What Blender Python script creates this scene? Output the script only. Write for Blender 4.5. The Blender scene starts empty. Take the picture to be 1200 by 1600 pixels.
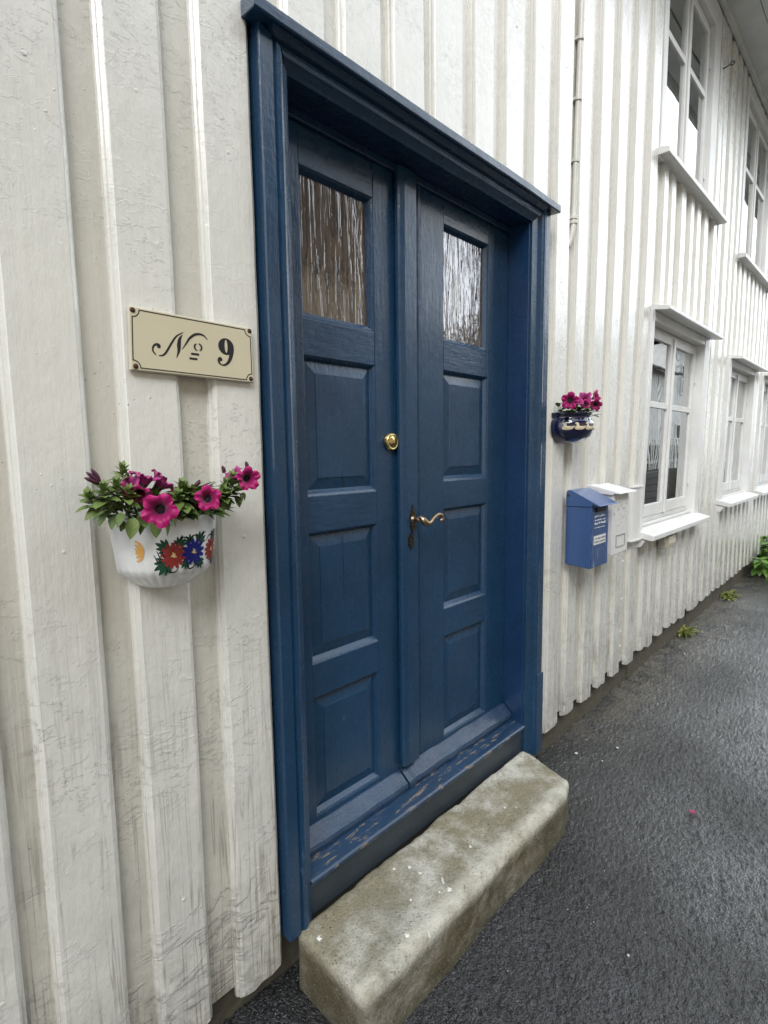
import bpy, bmesh, math, random
from mathutils import Vector, Matrix, noise
rnd = random.Random(9)
scene = bpy.context.scene
C = scene.collection
R = math.radians

# ------------------------------------------------------------------ camera
CAMPOS = Vector((0.0, -1.15, 1.5))
r_ = Vector((0.694582, -0.7193, -0.012819)); u_ = Vector((0.088017, 0.06728, 0.993844)); f_ = Vector((0.714009, 0.691434, -0.110042))
cd = bpy.data.cameras.new("camera"); cam = bpy.data.objects.new("camera", cd); C.objects.link(cam)
M = Matrix((r_, u_, -f_)).transposed().to_4x4(); M.translation = CAMPOS
cam.matrix_world = M
cd.sensor_fit = 'HORIZONTAL'; cd.sensor_width = 36.0; cd.lens = 840 / 1200 * 36
cd.clip_start = 0.02; cd.clip_end = 500
scene.camera = cam

# ------------------------------------------------------------------ sky and sun
SUN_EL, SUN_AZ = R(62), R(215)      # overcast, sun on the street side behind the camera
w = bpy.data.worlds.new("World"); scene.world = w; w.use_nodes = True
nt = w.node_tree; nt.nodes.clear()
def nn(nt, t, **k):
    n = nt.nodes.new(t)
    for a, b in k.items():
        if a == 'inp':
            for i, v in b.items(): n.inputs[i].default_value = v
        else: setattr(n, a, b)
    return n
sky = nn(nt, 'ShaderNodeTexSky', sky_type='NISHITA', sun_disc=False, sun_elevation=SUN_EL, sun_rotation=SUN_AZ, air_density=1.0, dust_density=3.0, ozone_density=1.0)
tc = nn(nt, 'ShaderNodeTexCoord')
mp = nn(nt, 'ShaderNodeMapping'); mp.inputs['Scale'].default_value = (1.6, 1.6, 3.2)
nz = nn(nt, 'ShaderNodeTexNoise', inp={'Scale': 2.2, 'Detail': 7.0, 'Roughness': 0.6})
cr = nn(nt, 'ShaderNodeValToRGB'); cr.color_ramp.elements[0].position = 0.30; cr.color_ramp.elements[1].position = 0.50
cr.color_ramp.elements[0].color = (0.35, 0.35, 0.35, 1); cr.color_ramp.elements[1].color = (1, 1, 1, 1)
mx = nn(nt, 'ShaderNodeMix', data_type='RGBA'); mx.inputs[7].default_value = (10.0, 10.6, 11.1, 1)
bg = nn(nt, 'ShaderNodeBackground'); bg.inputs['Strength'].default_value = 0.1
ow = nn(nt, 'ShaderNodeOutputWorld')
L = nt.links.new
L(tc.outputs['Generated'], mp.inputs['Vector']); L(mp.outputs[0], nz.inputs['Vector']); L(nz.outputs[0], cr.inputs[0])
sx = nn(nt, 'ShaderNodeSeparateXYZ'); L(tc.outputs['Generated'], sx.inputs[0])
mr = nn(nt, 'ShaderNodeMapRange', inp={1: 0.35, 2: 1.0, 3: 0.92, 4: 1.75}); L(sx.outputs[0], mr.inputs[0])  # added sky boost down the lane, strengthens grazing reflections
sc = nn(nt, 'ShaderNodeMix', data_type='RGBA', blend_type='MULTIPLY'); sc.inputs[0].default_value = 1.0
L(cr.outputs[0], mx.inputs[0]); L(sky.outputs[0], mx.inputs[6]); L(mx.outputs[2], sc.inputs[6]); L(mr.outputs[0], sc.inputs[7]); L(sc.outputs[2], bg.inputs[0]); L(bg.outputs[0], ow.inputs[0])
sd = bpy.data.lights.new("sun", 'SUN'); sun = bpy.data.objects.new("sun", sd); C.objects.link(sun)
sd.energy = 1.15; sd.angle = R(26); sd.color = (1.0, 0.985, 0.96)
# light comes from above the street, a little from behind the camera
sdir = Vector((-0.62, -0.56, 0.78)).normalized()
sun.rotation_euler = sdir.to_track_quat('Z', 'Y').to_euler()
sky.sun_elevation = math.asin(sdir.z); sky.sun_rotation = math.atan2(sdir.x, sdir.y)
scene.view_settings.view_transform = 'Standard'; scene.view_settings.look = 'None'
scene.view_settings.gamma = 1.0; scene.view_settings.exposure = 0.86
scene.render.engine = 'CYCLES'

# ------------------------------------------------------------------ materials
def hexl(h):
    return tuple(((int(h[i:i+2], 16) / 255) ** 2.2) for i in (0, 2, 4)) + (1,)
class Mt:
    def __init__(s, name, rough=.5, col=(.5, .5, .5, 1), spec=.5, metal=0.0, coat=0.0):
        s.m = bpy.data.materials.new(name); s.m.use_nodes = True; s.nt = s.m.node_tree
        s.p = s.nt.nodes['Principled BSDF']
        if len(col) == 3: col = tuple(col) + (1,)
        s.p.inputs['Base Color'].default_value = col; s.p.inputs['Roughness'].default_value = rough
        s.p.inputs['Metallic'].default_value = metal; s.p.inputs['Specular IOR Level'].default_value = spec
        s.p.inputs['Coat Weight'].default_value = coat; s.p.inputs['Coat Roughness'].default_value = .15
        s.geo = nn(s.nt, 'ShaderNodeNewGeometry'); s.pos = s.geo.outputs['Position']
        s.col = col
    def l(s, a, b): s.nt.links.new(a, b)
    def noise(s, scale=5, vec=None, st=(1, 1, 1), detail=4, rough=.55, dist=0.0, loc=(0, 0, 0)):
        mpn = nn(s.nt, 'ShaderNodeMapping'); mpn.inputs['Scale'].default_value = st; mpn.inputs['Location'].default_value = loc
        s.l(vec or s.pos, mpn.inputs['Vector'])
        n = nn(s.nt, 'ShaderNodeTexNoise', inp={'Scale': scale, 'Detail': detail, 'Roughness': rough, 'Distortion': dist})
        s.l(mpn.outputs[0], n.inputs['Vector']); return n.outputs[0]
    def vor(s, scale=5, st=(1, 1, 1), feature='F1', out='Distance', rand=1.0):
        mpn = nn(s.nt, 'ShaderNodeMapping'); mpn.inputs['Scale'].default_value = st; s.l(s.pos, mpn.inputs['Vector'])
        n = nn(s.nt, 'ShaderNodeTexVoronoi', feature=feature, inp={'Scale': scale, 'Randomness': rand}); s.l(mpn.outputs[0], n.inputs['Vector'])
        return n.outputs[out]
    def ramp(s, f, stops):
        n = nn(s.nt, 'ShaderNodeValToRGB'); e = n.color_ramp.elements
        while len(e) < len(stops): e.new(.5)
        for i, (p, c) in enumerate(stops):
            e[i].position = p
            if not isinstance(c, (tuple, list)): c = (c, c, c, 1)
            elif len(c) == 3: c = tuple(c) + (1,)
            e[i].color = c
        s.l(f, n.inputs[0]); return n.outputs[0]
    def mix(s, f, a, b, mode='MIX'):
        n = nn(s.nt, 'ShaderNodeMix', data_type='RGBA', blend_type=mode)
        for v, i in ((f, 0), (a, 6), (b, 7)):
            if isinstance(v, bpy.types.NodeSocket): s.l(v, n.inputs[i])
            elif i == 0: n.inputs[0].default_value = v
            else: n.inputs[i].default_value = tuple(v) + ((1,) if len(v) == 3 else ())
        return n.outputs[2]
    def math(s, op, a, b=0.0):
        n = nn(s.nt, 'ShaderNodeMath', operation=op)
        for v, i in ((a, 0), (b, 1)):
            if isinstance(v, bpy.types.NodeSocket): s.l(v, n.inputs[i])
            else: n.inputs[i].default_value = v
        return n.outputs[0]
    def zmask(s, z0, z1, axis='Z'):
        sp = nn(s.nt, 'ShaderNodeSeparateXYZ'); s.l(s.pos, sp.inputs[0])
        n = nn(s.nt, 'ShaderNodeMapRange', inp={1: z0, 2: z1}); s.l(sp.outputs[axis], n.inputs[0]); return n.outputs[0]
    def bump(s, hs, dist=.002, mul=None):   # hs: list of (socket, weight)
        acc = None
        for h, wt in hs:
            t = s.math('MULTIPLY', h, wt); acc = t if acc is None else s.math('ADD', acc, t)
        b = nn(s.nt, 'ShaderNodeBump'); b.inputs['Strength'].default_value = 1.0; b.inputs['Distance'].default_value = dist
        s.l(acc if mul is None else s.math('MULTIPLY', acc, mul), b.inputs['Height']); s.l(b.outputs[0], s.p.inputs['Normal']); return s
    def base(s, c): s.l(c, s.p.inputs['Base Color']); return s
    def rgh(s, c): s.l(c, s.p.inputs['Roughness']); return s

def simple(name, col, rough=.5, bs=40, bd=.001, **k):
    m = Mt(name, rough, col, **k); n = m.noise(bs, detail=5)
    m.bump([(n, 1)], bd); m.base(m.mix(1.0, col[:3], m.ramp(m.noise(bs * .2), [(.3, .88), (.7, 1.08)]), 'MULTIPLY')); return m.m

def white_paint(name, tint=(.725, .722, .68), dirty=1.0, bump=1.0):
    m = Mt(name, rough=.34, col=tint, spec=.45, coat=.9)
    m.p.inputs['Coat Roughness'].default_value = .24; m.p.inputs['Coat IOR'].default_value = 1.7
    low = m.zmask(1.25, 0.15)                      # weathering near the street
    far = m.ramp(m.zmask(2.3, 4.2, 'X'), [(0, 1), (1, .38)])
    lump = m.noise(26, st=(1, 1, .55), detail=5, rough=.6)
    fine = m.noise(150, st=(1, 1, .35), detail=3)
    streak = m.noise(55, st=(1.6, 1, .03), detail=4, rough=.7)
    # drips of paint and dirt running down
    dl = m.noise(30, st=(1.5, 1.5, .035), detail=3, rough=.5, dist=.35)
    dline = m.ramp(dl, [(.0, 0), (.465, 0), (.5, 1), (.535, 0), (1, 0)])
    dgate = m.ramp(m.noise(6, detail=3), [(.38, 0), (.52, 1)])
    drip = m.math('MULTIPLY', m.math('MULTIPLY', dline, dgate), m.math('ADD', m.math('MULTIPLY', low, .75), .06))
    # wrinkled cracks lying across the boards
    ck = m.noise(6.5, st=(.75, .55, 2.0), detail=6, rough=.62, dist=.9)
    ckl = m.ramp(ck, [(0, 0), (.470, 0), (.5, 1), (.51, 0), (1, 0)])
    ckg = m.ramp(m.noise(2.7, detail=2, loc=(3, 1, 5)), [(.47, 0), (.6, 1)])
    cr = m.math('MULTIPLY', m.math('MULTIPLY', ckl, ckg), m.math('ADD', m.math('MULTIPLY', low, .75), .07))
    pim = m.ramp(m.vor(74, st=(1, 1, .8)), [(0, 1), (.05, 1), (.15, 0)])
    pig = m.ramp(m.noise(5.5, detail=2, loc=(9, 2, 1)), [(.57, 0), (.68, 1)])
    pim = m.math('MULTIPLY', pim, pig)
    mid = m.noise(64, st=(1, 1, .6), detail=4, rough=.65, loc=(2, 2, 2))
    scab = m.ramp(m.noise(38, st=(.9, .9, 1.5), detail=6, rough=.7, dist=.6, loc=(6, 1, 2)), [(.55, 0), (.60, 1), (.75, .6)])
    scg = m.ramp(m.noise(3.4, detail=3, loc=(1, 9, 5)), [(.44, 0), (.62, 1)])
    scab = m.math('MULTIPLY', scab, scg)
    m.bump([(lump, .50 * bump), (mid, .15 * bump), (fine, .10 * bump), (streak, .26), (cr, .9 * bump), (pim, .45 * bump), (scab, .14 * bump), (m.math('MULTIPLY', scab, low), .16 * bump), (m.math('MULTIPLY', mid, low), .30 * bump)], .0044, far)
    blot = m.mix(m.zmask(1.3, .2), m.ramp(m.noise(3.1, detail=5, rough=.65), [(.3, .95), (.7, 1.02)]), m.ramp(m.noise(4.5, detail=7, rough=.7, loc=(3, 0, 0)), [(.3, .74), (.7, 1.0)]))
    c = m.mix(1.0, tint, blot, 'MULTIPLY')
    c = m.mix(m.math('MULTIPLY', drip, .9 * dirty), c, (.19, .17, .13))
    grime = m.ramp(m.noise(19, st=(1.3, 1.3, .12), detail=6, rough=.7, loc=(0, 4, 0)), [(.50, 0), (.78, .5)])
    c = m.mix(m.math('MULTIPLY', grime, m.math('ADD', m.math('MULTIPLY', low, .8 * dirty), .04)), c, (.33, .31, .25))
    splash = m.math('MULTIPLY', m.zmask(.42, .1), m.ramp(m.noise(30, detail=6, rough=.7), [(.40, 0), (.72, .75)]))
    c = m.mix(splash, c, (.16, .15, .11))
    speck = m.math('MULTIPLY', m.ramp(m.vor(36), [(0, 1), (.045, 1), (.075, 0)]), m.ramp(m.noise(4, loc=(7, 7, 7)), [(.55, 0), (.62, .8)]))
    c = m.mix(speck, c, (.12, .11, .09))
    m.base(c); m.rgh(m.ramp(lump, [(.3, .20), (.7, .38)]))
    return m.m
W_BOARD = white_paint('white paint on boards')
W_RECESS = white_paint('white paint on underboards', (.63, .618, .56), 1.1)  # darker copy of the board paint: dirt and recess shade in the tint
W_TRIM = simple('white paint on trim', (.74, .745, .735, 1), .3, 14, .002)
def blue_paint(name, col=(.012, .040, .105), wear=0.0, rough=(.20, .34), st=(1, 1, .12), bump=1.0):
    m = Mt(name, .3, col, spec=.5, coat=.25)
    grain = m.noise(75, st=st, detail=5, rough=.65)
    lump = m.noise(38, detail=4, rough=.6); chips = m.ramp(m.vor(70), [(0, 1), (.06, 1), (.10, 0)])
    cg = m.ramp(m.noise(7, loc=(2, 8, 4)), [(.56, 0), (.64, 1)])
    chips = m.math('MULTIPLY', chips, cg)
    m.bump([(grain, .60 * bump), (lump, .38 * bump), (chips, -.35)], .0028)
    c = m.mix(1.0, col, m.ramp(m.noise(4, detail=4), [(.3, .85), (.7, 1.18)]), 'MULTIPLY')
    scr = m.math('MULTIPLY', m.ramp(m.noise(60, st=(1, 1, .25), detail=4, rough=.7, loc=(5, 5, 5)), [(.66, 0), (.72, 1)]), m.zmask(1.3, .3))
    c = m.mix(m.math('MULTIPLY', scr, .30), c, (.22, .27, .36))
    dots = m.math('MULTIPLY', m.ramp(m.vor(48), [(0, 1), (.035, 1), (.05, 0)]), m.ramp(m.noise(5, loc=(1, 2, 8)), [(.60, 0), (.66, .9)]))
    c = m.mix(dots, c, (.5, .52, .53))
    if wear:
        wm = m.noise(26, st=(.5, 2.2, 1), detail=8, rough=.7, dist=.2, loc=(4, 0, 2))
        k = m.ramp(wm, [(.62 - wear * .1, 0), (.65 - wear * .1, 1)])
        wood = m.mix(m.noise(60, st=(.1, 2, 1)), (.10, .085, .065), (.27, .21, .15))
        edge = m.ramp(wm, [(.57 - wear * .1, 0), (.61 - wear * .1, 1)])
        c = m.mix(edge, c, (.030, .060, .11)); c = m.mix(k, c, wood)
        m.rgh(m.ramp(k, [(0, .3), (1, .8)]))
    else: m.rgh(m.ramp(m.noise(11, detail=4), [(.3, rough[0]), (.7, rough[1])]))
    m.base(c); return m.m
BLUE = blue_paint('blue door paint', (.0085, .039, .090))
BLUE_H = blue_paint('blue door paint on rails', (.0085, .039, .090), st=(.12, 1, 1))
BLUE_WORN = blue_paint('worn blue threshold paint', (.014, .040, .088), wear=.55, st=(.12, 1, 1))
BLUE_BAR = blue_paint('scuffed blue weather bar paint', (.015, .040, .088), wear=0, st=(.15, 1, 1), bump=1.8)
BLUE_DIRT = simple('grey blue kickboard paint', (.030, .042, .055, 1), .45, 60, .0015)

def brass(name, col, rough=.28):
    m = Mt(name, rough, col, metal=1.0); m.bump([(m.noise(220, detail=2), 1)], .0004)
    m.base(m.mix(m.ramp(m.noise(60, detail=4), [(.4, 0), (.75, .6)]), col[:3], (.12, .09, .05))); return m.m
BRASS = brass('polished brass', (.78, .60, .26, 1), .22)
OLDBRASS = brass('aged brass', (.42, .31, .20, 1), .3)
DARKBRASS = brass('blackened brass', (.10, .085, .07, 1), .4)

def ribbed_glass(name, c1, c2, amp=.0026, fac=.30):
    m = Mt(name, .5, c1, spec=.2)
    a = m.noise(58, st=(1, 1, .13), detail=2, dist=1.0); b = m.noise(60, st=(1, 1, .6), detail=2)
    wv = m.noise(34, st=(1, 1, .085), detail=1, dist=1.3)
    m.bump([(a, .60), (wv, 1.2), (b, .25)], amp * 1.25)
    m.base(m.mix(m.ramp(a, [(.35, 0), (.65, 1)]), c1, c2))
    gl = nn(m.nt, 'ShaderNodeBsdfGlossy', inp={'Roughness': .03}); gl.inputs[0].default_value = (.93, .93, .97, 1)
    m.l(m.p.inputs['Normal'].links[0].from_socket, gl.inputs['Normal'])
    ms = nn(m.nt, 'ShaderNodeMixShader'); ms.inputs[0].default_value = fac
    m.l(m.p.outputs[0], ms.inputs[1]); m.l(gl.outputs[0], ms.inputs[2])
    out = [n for n in m.nt.nodes if n.type == 'OUTPUT_MATERIAL'][0]; m.l(ms.outputs[0], out.inputs[0]); return m.m
DGLASS = ribbed_glass('rippled door glass', (.030, .022, .016), (.10, .078, .058))
DGLASS_L = ribbed_glass('brown rippled door glass', (.024, .017, .012), (.115, .084, .058), .0015, .13)

def window_glass(name):
    m = bpy.data.materials.new(name); m.use_nodes = True; t = m.node_tree; t.nodes.clear()
    o = nn(t, 'ShaderNodeOutputMaterial'); fr = nn(t, 'ShaderNodeFresnel', inp={'IOR': 3.6})
    tr = nn(t, 'ShaderNodeBsdfTransparent'); tr.inputs[0].default_value = (.9, .93, .92, 1)
    gl = nn(t, 'ShaderNodeBsdfGlossy', inp={'Roughness': 0.0}); gl.inputs[0].default_value = (.97, .98, .98, 1)
    mxs = nn(t, 'ShaderNodeMixShader')
    g = nn(t, 'ShaderNodeNewGeometry'); n1 = nn(t, 'ShaderNodeTexNoise', inp={'Scale': 3.0, 'Detail': 1.0})
    b = nn(t, 'ShaderNodeBump'); b.inputs['Strength'].default_value = 1; b.inputs['Distance'].default_value = .0010
    t.links.new(g.outputs['Position'], n1.inputs['Vector']); t.links.new(n1.outputs[0], b.inputs['Height'])
    t.links.new(b.outputs[0], gl.inputs['Normal'])
    dbl = nn(t, 'ShaderNodeMath', operation='MULTIPLY', use_clamp=True); dbl.inputs[1].default_value = 1.6
    t.links.new(fr.outputs[0], dbl.inputs[0]); t.links.new(dbl.outputs[0], mxs.inputs[0]); t.links.new(tr.outputs[0], mxs.inputs[1]); t.links.new(gl.outputs[0], mxs.inputs[2])
    t.links.new(mxs.outputs[0], o.inputs[0]); return m
GLASS = window_glass('window glass')

def asphalt():
    m = Mt('wet asphalt', .4, (.03, .03, .032, 1), spec=.6)
    v = m.vor(135); v2 = m.vor(300)
    n = m.noise(9, detail=6); lump = m.noise(85, detail=5, rough=.75)
    m.bump([(v, -.6), (v2, -.5), (lump, .4)], .0045)
    sp = nn(m.nt, 'ShaderNodeSeparateXYZ'); m.l(m.pos, sp.inputs[0])
    c = m.mix(m.ramp(m.vor(190, out='Color'), [(.2, 0), (.95, 1)]), (.004, .0045, .0052), (.062, .065, .073))
    c = m.mix(m.ramp(m.noise(1.6, detail=6, rough=.65), [(.38, 0), (.62, .75)]), c, (.016, .017, .016))
    sand = m.math('MULTIPLY', m.zmask(-.36, .0, 'Y'), m.ramp(m.noise(7, detail=6, rough=.65), [(.34, 0), (.56, 1)]))
    sand = m.math('MULTIPLY', sand, m.zmask(2.2, 3.0, 'X'))
    c = m.mix(m.math('MULTIPLY', sand, .9), c, (.115, .105, .082))
    bits = m.math('MULTIPLY', m.ramp(m.vor(58), [(0, 1), (.09, 1), (.13, 0)]), m.ramp(m.noise(23, loc=(4, 4, 4)), [(.56, 0), (.62, 1)]))
    c = m.mix(m.math('MULTIPLY', bits, .85), c, (.46, .46, .44))
    m.base(c)
    wet = m.ramp(m.noise(2.3, detail=5, rough=.6, loc=(1, 6, 0)), [(.35, .10), (.65, .24)])
    m.p.inputs['Specular IOR Level'].default_value = .6
    m.rgh(wet)
    m.l(m.ramp(m.noise(1.1, detail=5, rough=.6, loc=(0, 3, 1)), [(.38, .08), (.62, .72)]), m.p.inputs['Coat Weight']); m.p.inputs['Coat Roughness'].default_value = .11
    cb = nn(m.nt, 'ShaderNodeBump'); cb.inputs['Strength'].default_value = 1; cb.inputs['Distance'].default_value = .0022; m.l(v, cb.inputs['Height']); cb.invert = True; m.l(cb.outputs[0], m.p.inputs['Coat Normal'])
    return m.m
ASPHALT = asphalt()

def stone_mat():
    m = Mt('weathered doorstep stone', .85, (.4, .37, .3, 1), spec=.25)
    big = m.noise(3.0, detail=7, rough=.62, loc=(2.35, .6, 0)); mid = m.noise(19, detail=7, rough=.7); fine = m.noise(170, detail=4)
    pit = m.ramp(m.vor(75), [(0, 1), (.10, 1), (.2, 0)])
    pg = m.ramp(m.noise(11, loc=(3, 3, 3)), [(.5, 0), (.62, 1)]); pit = m.math('MULTIPLY', pit, pg)
    m.bump([(mid, 1.4), (fine, .35), (pit, -.7), (m.noise(60, detail=5, rough=.7), .9)], .0075)
    c = m.mix(m.ramp(mid, [(.3, 0), (.7, 1)]), (.45, .435, .38), (.74, .73, .66))
    bm_ = m.math('ADD', m.math('MULTIPLY', big, .72), m.math('MULTIPLY', mid, .28))
    c = m.mix(m.ramp(bm_, [(.465, 0), (.50, .45), (.56, .88)]), c, (.215, .190, .115))
    c = m.mix(m.ramp(m.noise(2.4, detail=4, loc=(8, 0, 1)), [(.52, 0), (.66, .55)]), c, (.25, .25, .22))
    top = m.zmask(.158, .125)
    moss = m.math('MULTIPLY', top, m.ramp(m.noise(9, detail=6, rough=.65, loc=(0, 5, 3)), [(.28, .35), (.6, 1)]))
    c = m.mix(m.math('MULTIPLY', moss, .92), c, (.082, .068, .036))
    c = m.mix(m.math('MULTIPLY', m.zmask(.06, -.02), .7), c, (.055, .05, .035))
    c = m.mix(m.math('MULTIPLY', pit, .9), c, (.05, .045, .035))
    c = m.mix(m.ramp(fine, [(.34, .45), (.46, 0)]), c, (.10, .09, .07)); c = m.mix(m.ramp(fine, [(.58, 0), (.70, .22)]), c, (.80, .78, .70))
    ys = nn(m.nt, 'ShaderNodeSeparateXYZ'); m.l(m.pos, ys.inputs[0])
    ed = m.math('SUBTRACT', 1.0, m.math('MULTIPLY', m.math('ABSOLUTE', m.math('ADD', ys.outputs['Y'], .262)), 26.0))
    ed = m.math('MULTIPLY', m.math('MAXIMUM', ed, 0.0), m.zmask(.135, .160))
    c = m.mix(m.math('MULTIPLY', ed, m.ramp(m.noise(15, detail=6, rough=.7, loc=(1, 1, 1)), [(.35, .1), (.6, .85)])), c, (.66, .64, .55))
    m.base(c); return m.m
STONE = stone_mat()
FOUND = simple('damp foundation stone', (.085, .078, .058, 1), .9, 22, .012)
DARKIN = simple('dark interior', (.03, .028, .026, 1), .9)
SOFF = simple('grey white soffit paint', (.66, .68, .665, 1), .5, 30, .001)
TILE = simple('dark roof tile', (.05, .048, .047, 1), .5, 20, .006)
PVC = simple('painted conduit', (.66, .65, .60, 1), .35, 60, .0008)
MBLUE = simple('blue enamelled sheet metal', (.042, .092, .235, 1), .3, 12, .0006)
def mailfront():
    m = Mt('scratched blue mailbox front', .42, (.04, .09, .24, 1))
    a = m.noise(60, st=(1, 1, .35), detail=6, rough=.7); k = m.ramp(a, [(.55, 0), (.68, .8)])
    c = m.mix(k, (.032, .075, .20), (.17, .24, .30)); s = m.ramp(m.noise(45, st=(1.5, 1, .12), loc=(2, 2, 2), detail=4), [(.6, 0), (.66, .8)])
    c = m.mix(m.math('MULTIPLY', s, m.zmask(1.08, 1.0)), c, (.33, .43, .42)); m.base(c); m.bump([(a, 1)], .001); return m.m
MFRONT = mailfront()
MWHITE = simple('white enamelled sheet metal', (.74, .74, .76, 1), .3, 12, .0006)
def mwf():
    m = Mt('stained white mailbox front', .4, (.7, .7, .7, 1)); a = m.noise(48, detail=6, rough=.65)
    k = m.math('MULTIPLY', m.ramp(a, [(.54, 0), (.63, .75)]), m.zmask(1.07, 1.2)); m.base(m.mix(k, (.70, .70, .69), (.22, .22, .22))); return m.m
MWF = mwf()
BLACK = Mt('black enamel', .6, (.006, .006, .007, 1)).m
INK = Mt('dark ink', .5, (.12, .12, .13, 1)).m
SIGNM = Mt('cream enamel', .16, (.60, .545, .385, 1), coat=.3)
SIGNM.base(SIGNM.mix(SIGNM.ramp(SIGNM.noise(9, detail=5), [(.4, 0), (.7, .3)]), (.60, .55, .40), (.52, .46, .33))); SIGNM = SIGNM.m
SIGNEDGE = simple('worn pale enamel edge', (.62, .58, .48, 1), .4, 80, .0006)
RUST = simple('rusty screw', (.055, .022, .010, 1), .8, 200, .001)
CER = Mt('white glazed ceramic', .08, (.80, .81, .82, 1), coat=.5).m
CERIN = Mt('dark blue glazed rim', .1, (.02, .03, .12, 1), coat=.5).m
COB = Mt('cobalt glazed ceramic', .07, (.006, .008, .045, 1), coat=1.0).m
CREAM = simple('cream relief glaze', (.66, .56, .40, 1), .3, 90, .001)
SOIL = simple('potting soil', (.02, .014, .009, 1), .95, 60, .01)
def pm(n, c, r=.25): return Mt(n, r, c).m
P_ORANGE = pm('painted orange', (.78, .42, .12, 1)); P_RED = pm('painted red', (.24, .032, .028, 1)); P_BLUE = pm('painted blue', (.010, .014, .15, 1))
P_GREEN = pm('painted dark green', (.012, .06, .035, 1)); P_BLACK = pm('painted black line', (.012, .012, .012, 1)); P_YEL = pm('painted yellow', (.75, .6, .2, 1))
def leafm(name, a, b):
    m = Mt(name, .5, a, spec=.35); oi = nn(m.nt, 'ShaderNodeObjectInfo')
    at = nn(m.nt, 'ShaderNodeAttribute', attribute_name='shade')
    n = m.noise(55, detail=3); c = m.mix(at.outputs['Fac'], a[:3], b[:3]); c = m.mix(m.ramp(n, [(.4, 0), (.8, .4)]), c, (b[0] * 1.3, b[1] * 1.3, b[2]))
    m.base(c); m.bump([(m.noise(260, detail=2), 1)], .0012); m.p.inputs['Subsurface Weight'].default_value = .0
    return m.m
LEAF = leafm('petunia leaf green', (.036, .070, .016, 1), (.150, .215, .062, 1))
LEAF2 = leafm('bright shrub leaf', (.045, .12, .020, 1), (.16, .30, .055, 1))
GRASSM = leafm('tuft leaf', (.06, .10, .02, 1), (.26, .27, .07, 1))
def petal(name, c0, c1):
    m = Mt(name, .45, c1, spec=.3); at = nn(m.nt, 'ShaderNodeAttribute', attribute_name='rad')
    vein = nn(m.nt, 'ShaderNodeAttribute', attribute_name='vein')
    c = m.ramp(at.outputs['Fac'], [(.0, (.012, .0, .012)), (.15, (.02, .0, .018)), (.22, c0), (1.0, c1)])
    c = m.mix(m.math('MULTIPLY', vein.outputs['Fac'], .6), c, (.16, 0, .06)); m.base(c)
    m.p.inputs['Sheen Weight'].default_value = .2; m.bump([(m.noise(160, detail=2), 1)], .0015); return m.m
PETAL = petal('magenta petal', (.22, .0, .075), (.42, .0, .135))
PETALB = petal('magenta petal seen from behind', (.24, .012, .12), (.42, .03, .22))
BUD = pm('dark purple bud', (.055, .008, .028, 1), .5)
TWIG = pm('plant stem', (.07, .11, .03, 1), .5)
CURT = simple('pale curtain', (.42, .40, .37, 1), .8, 30, .004)

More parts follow.
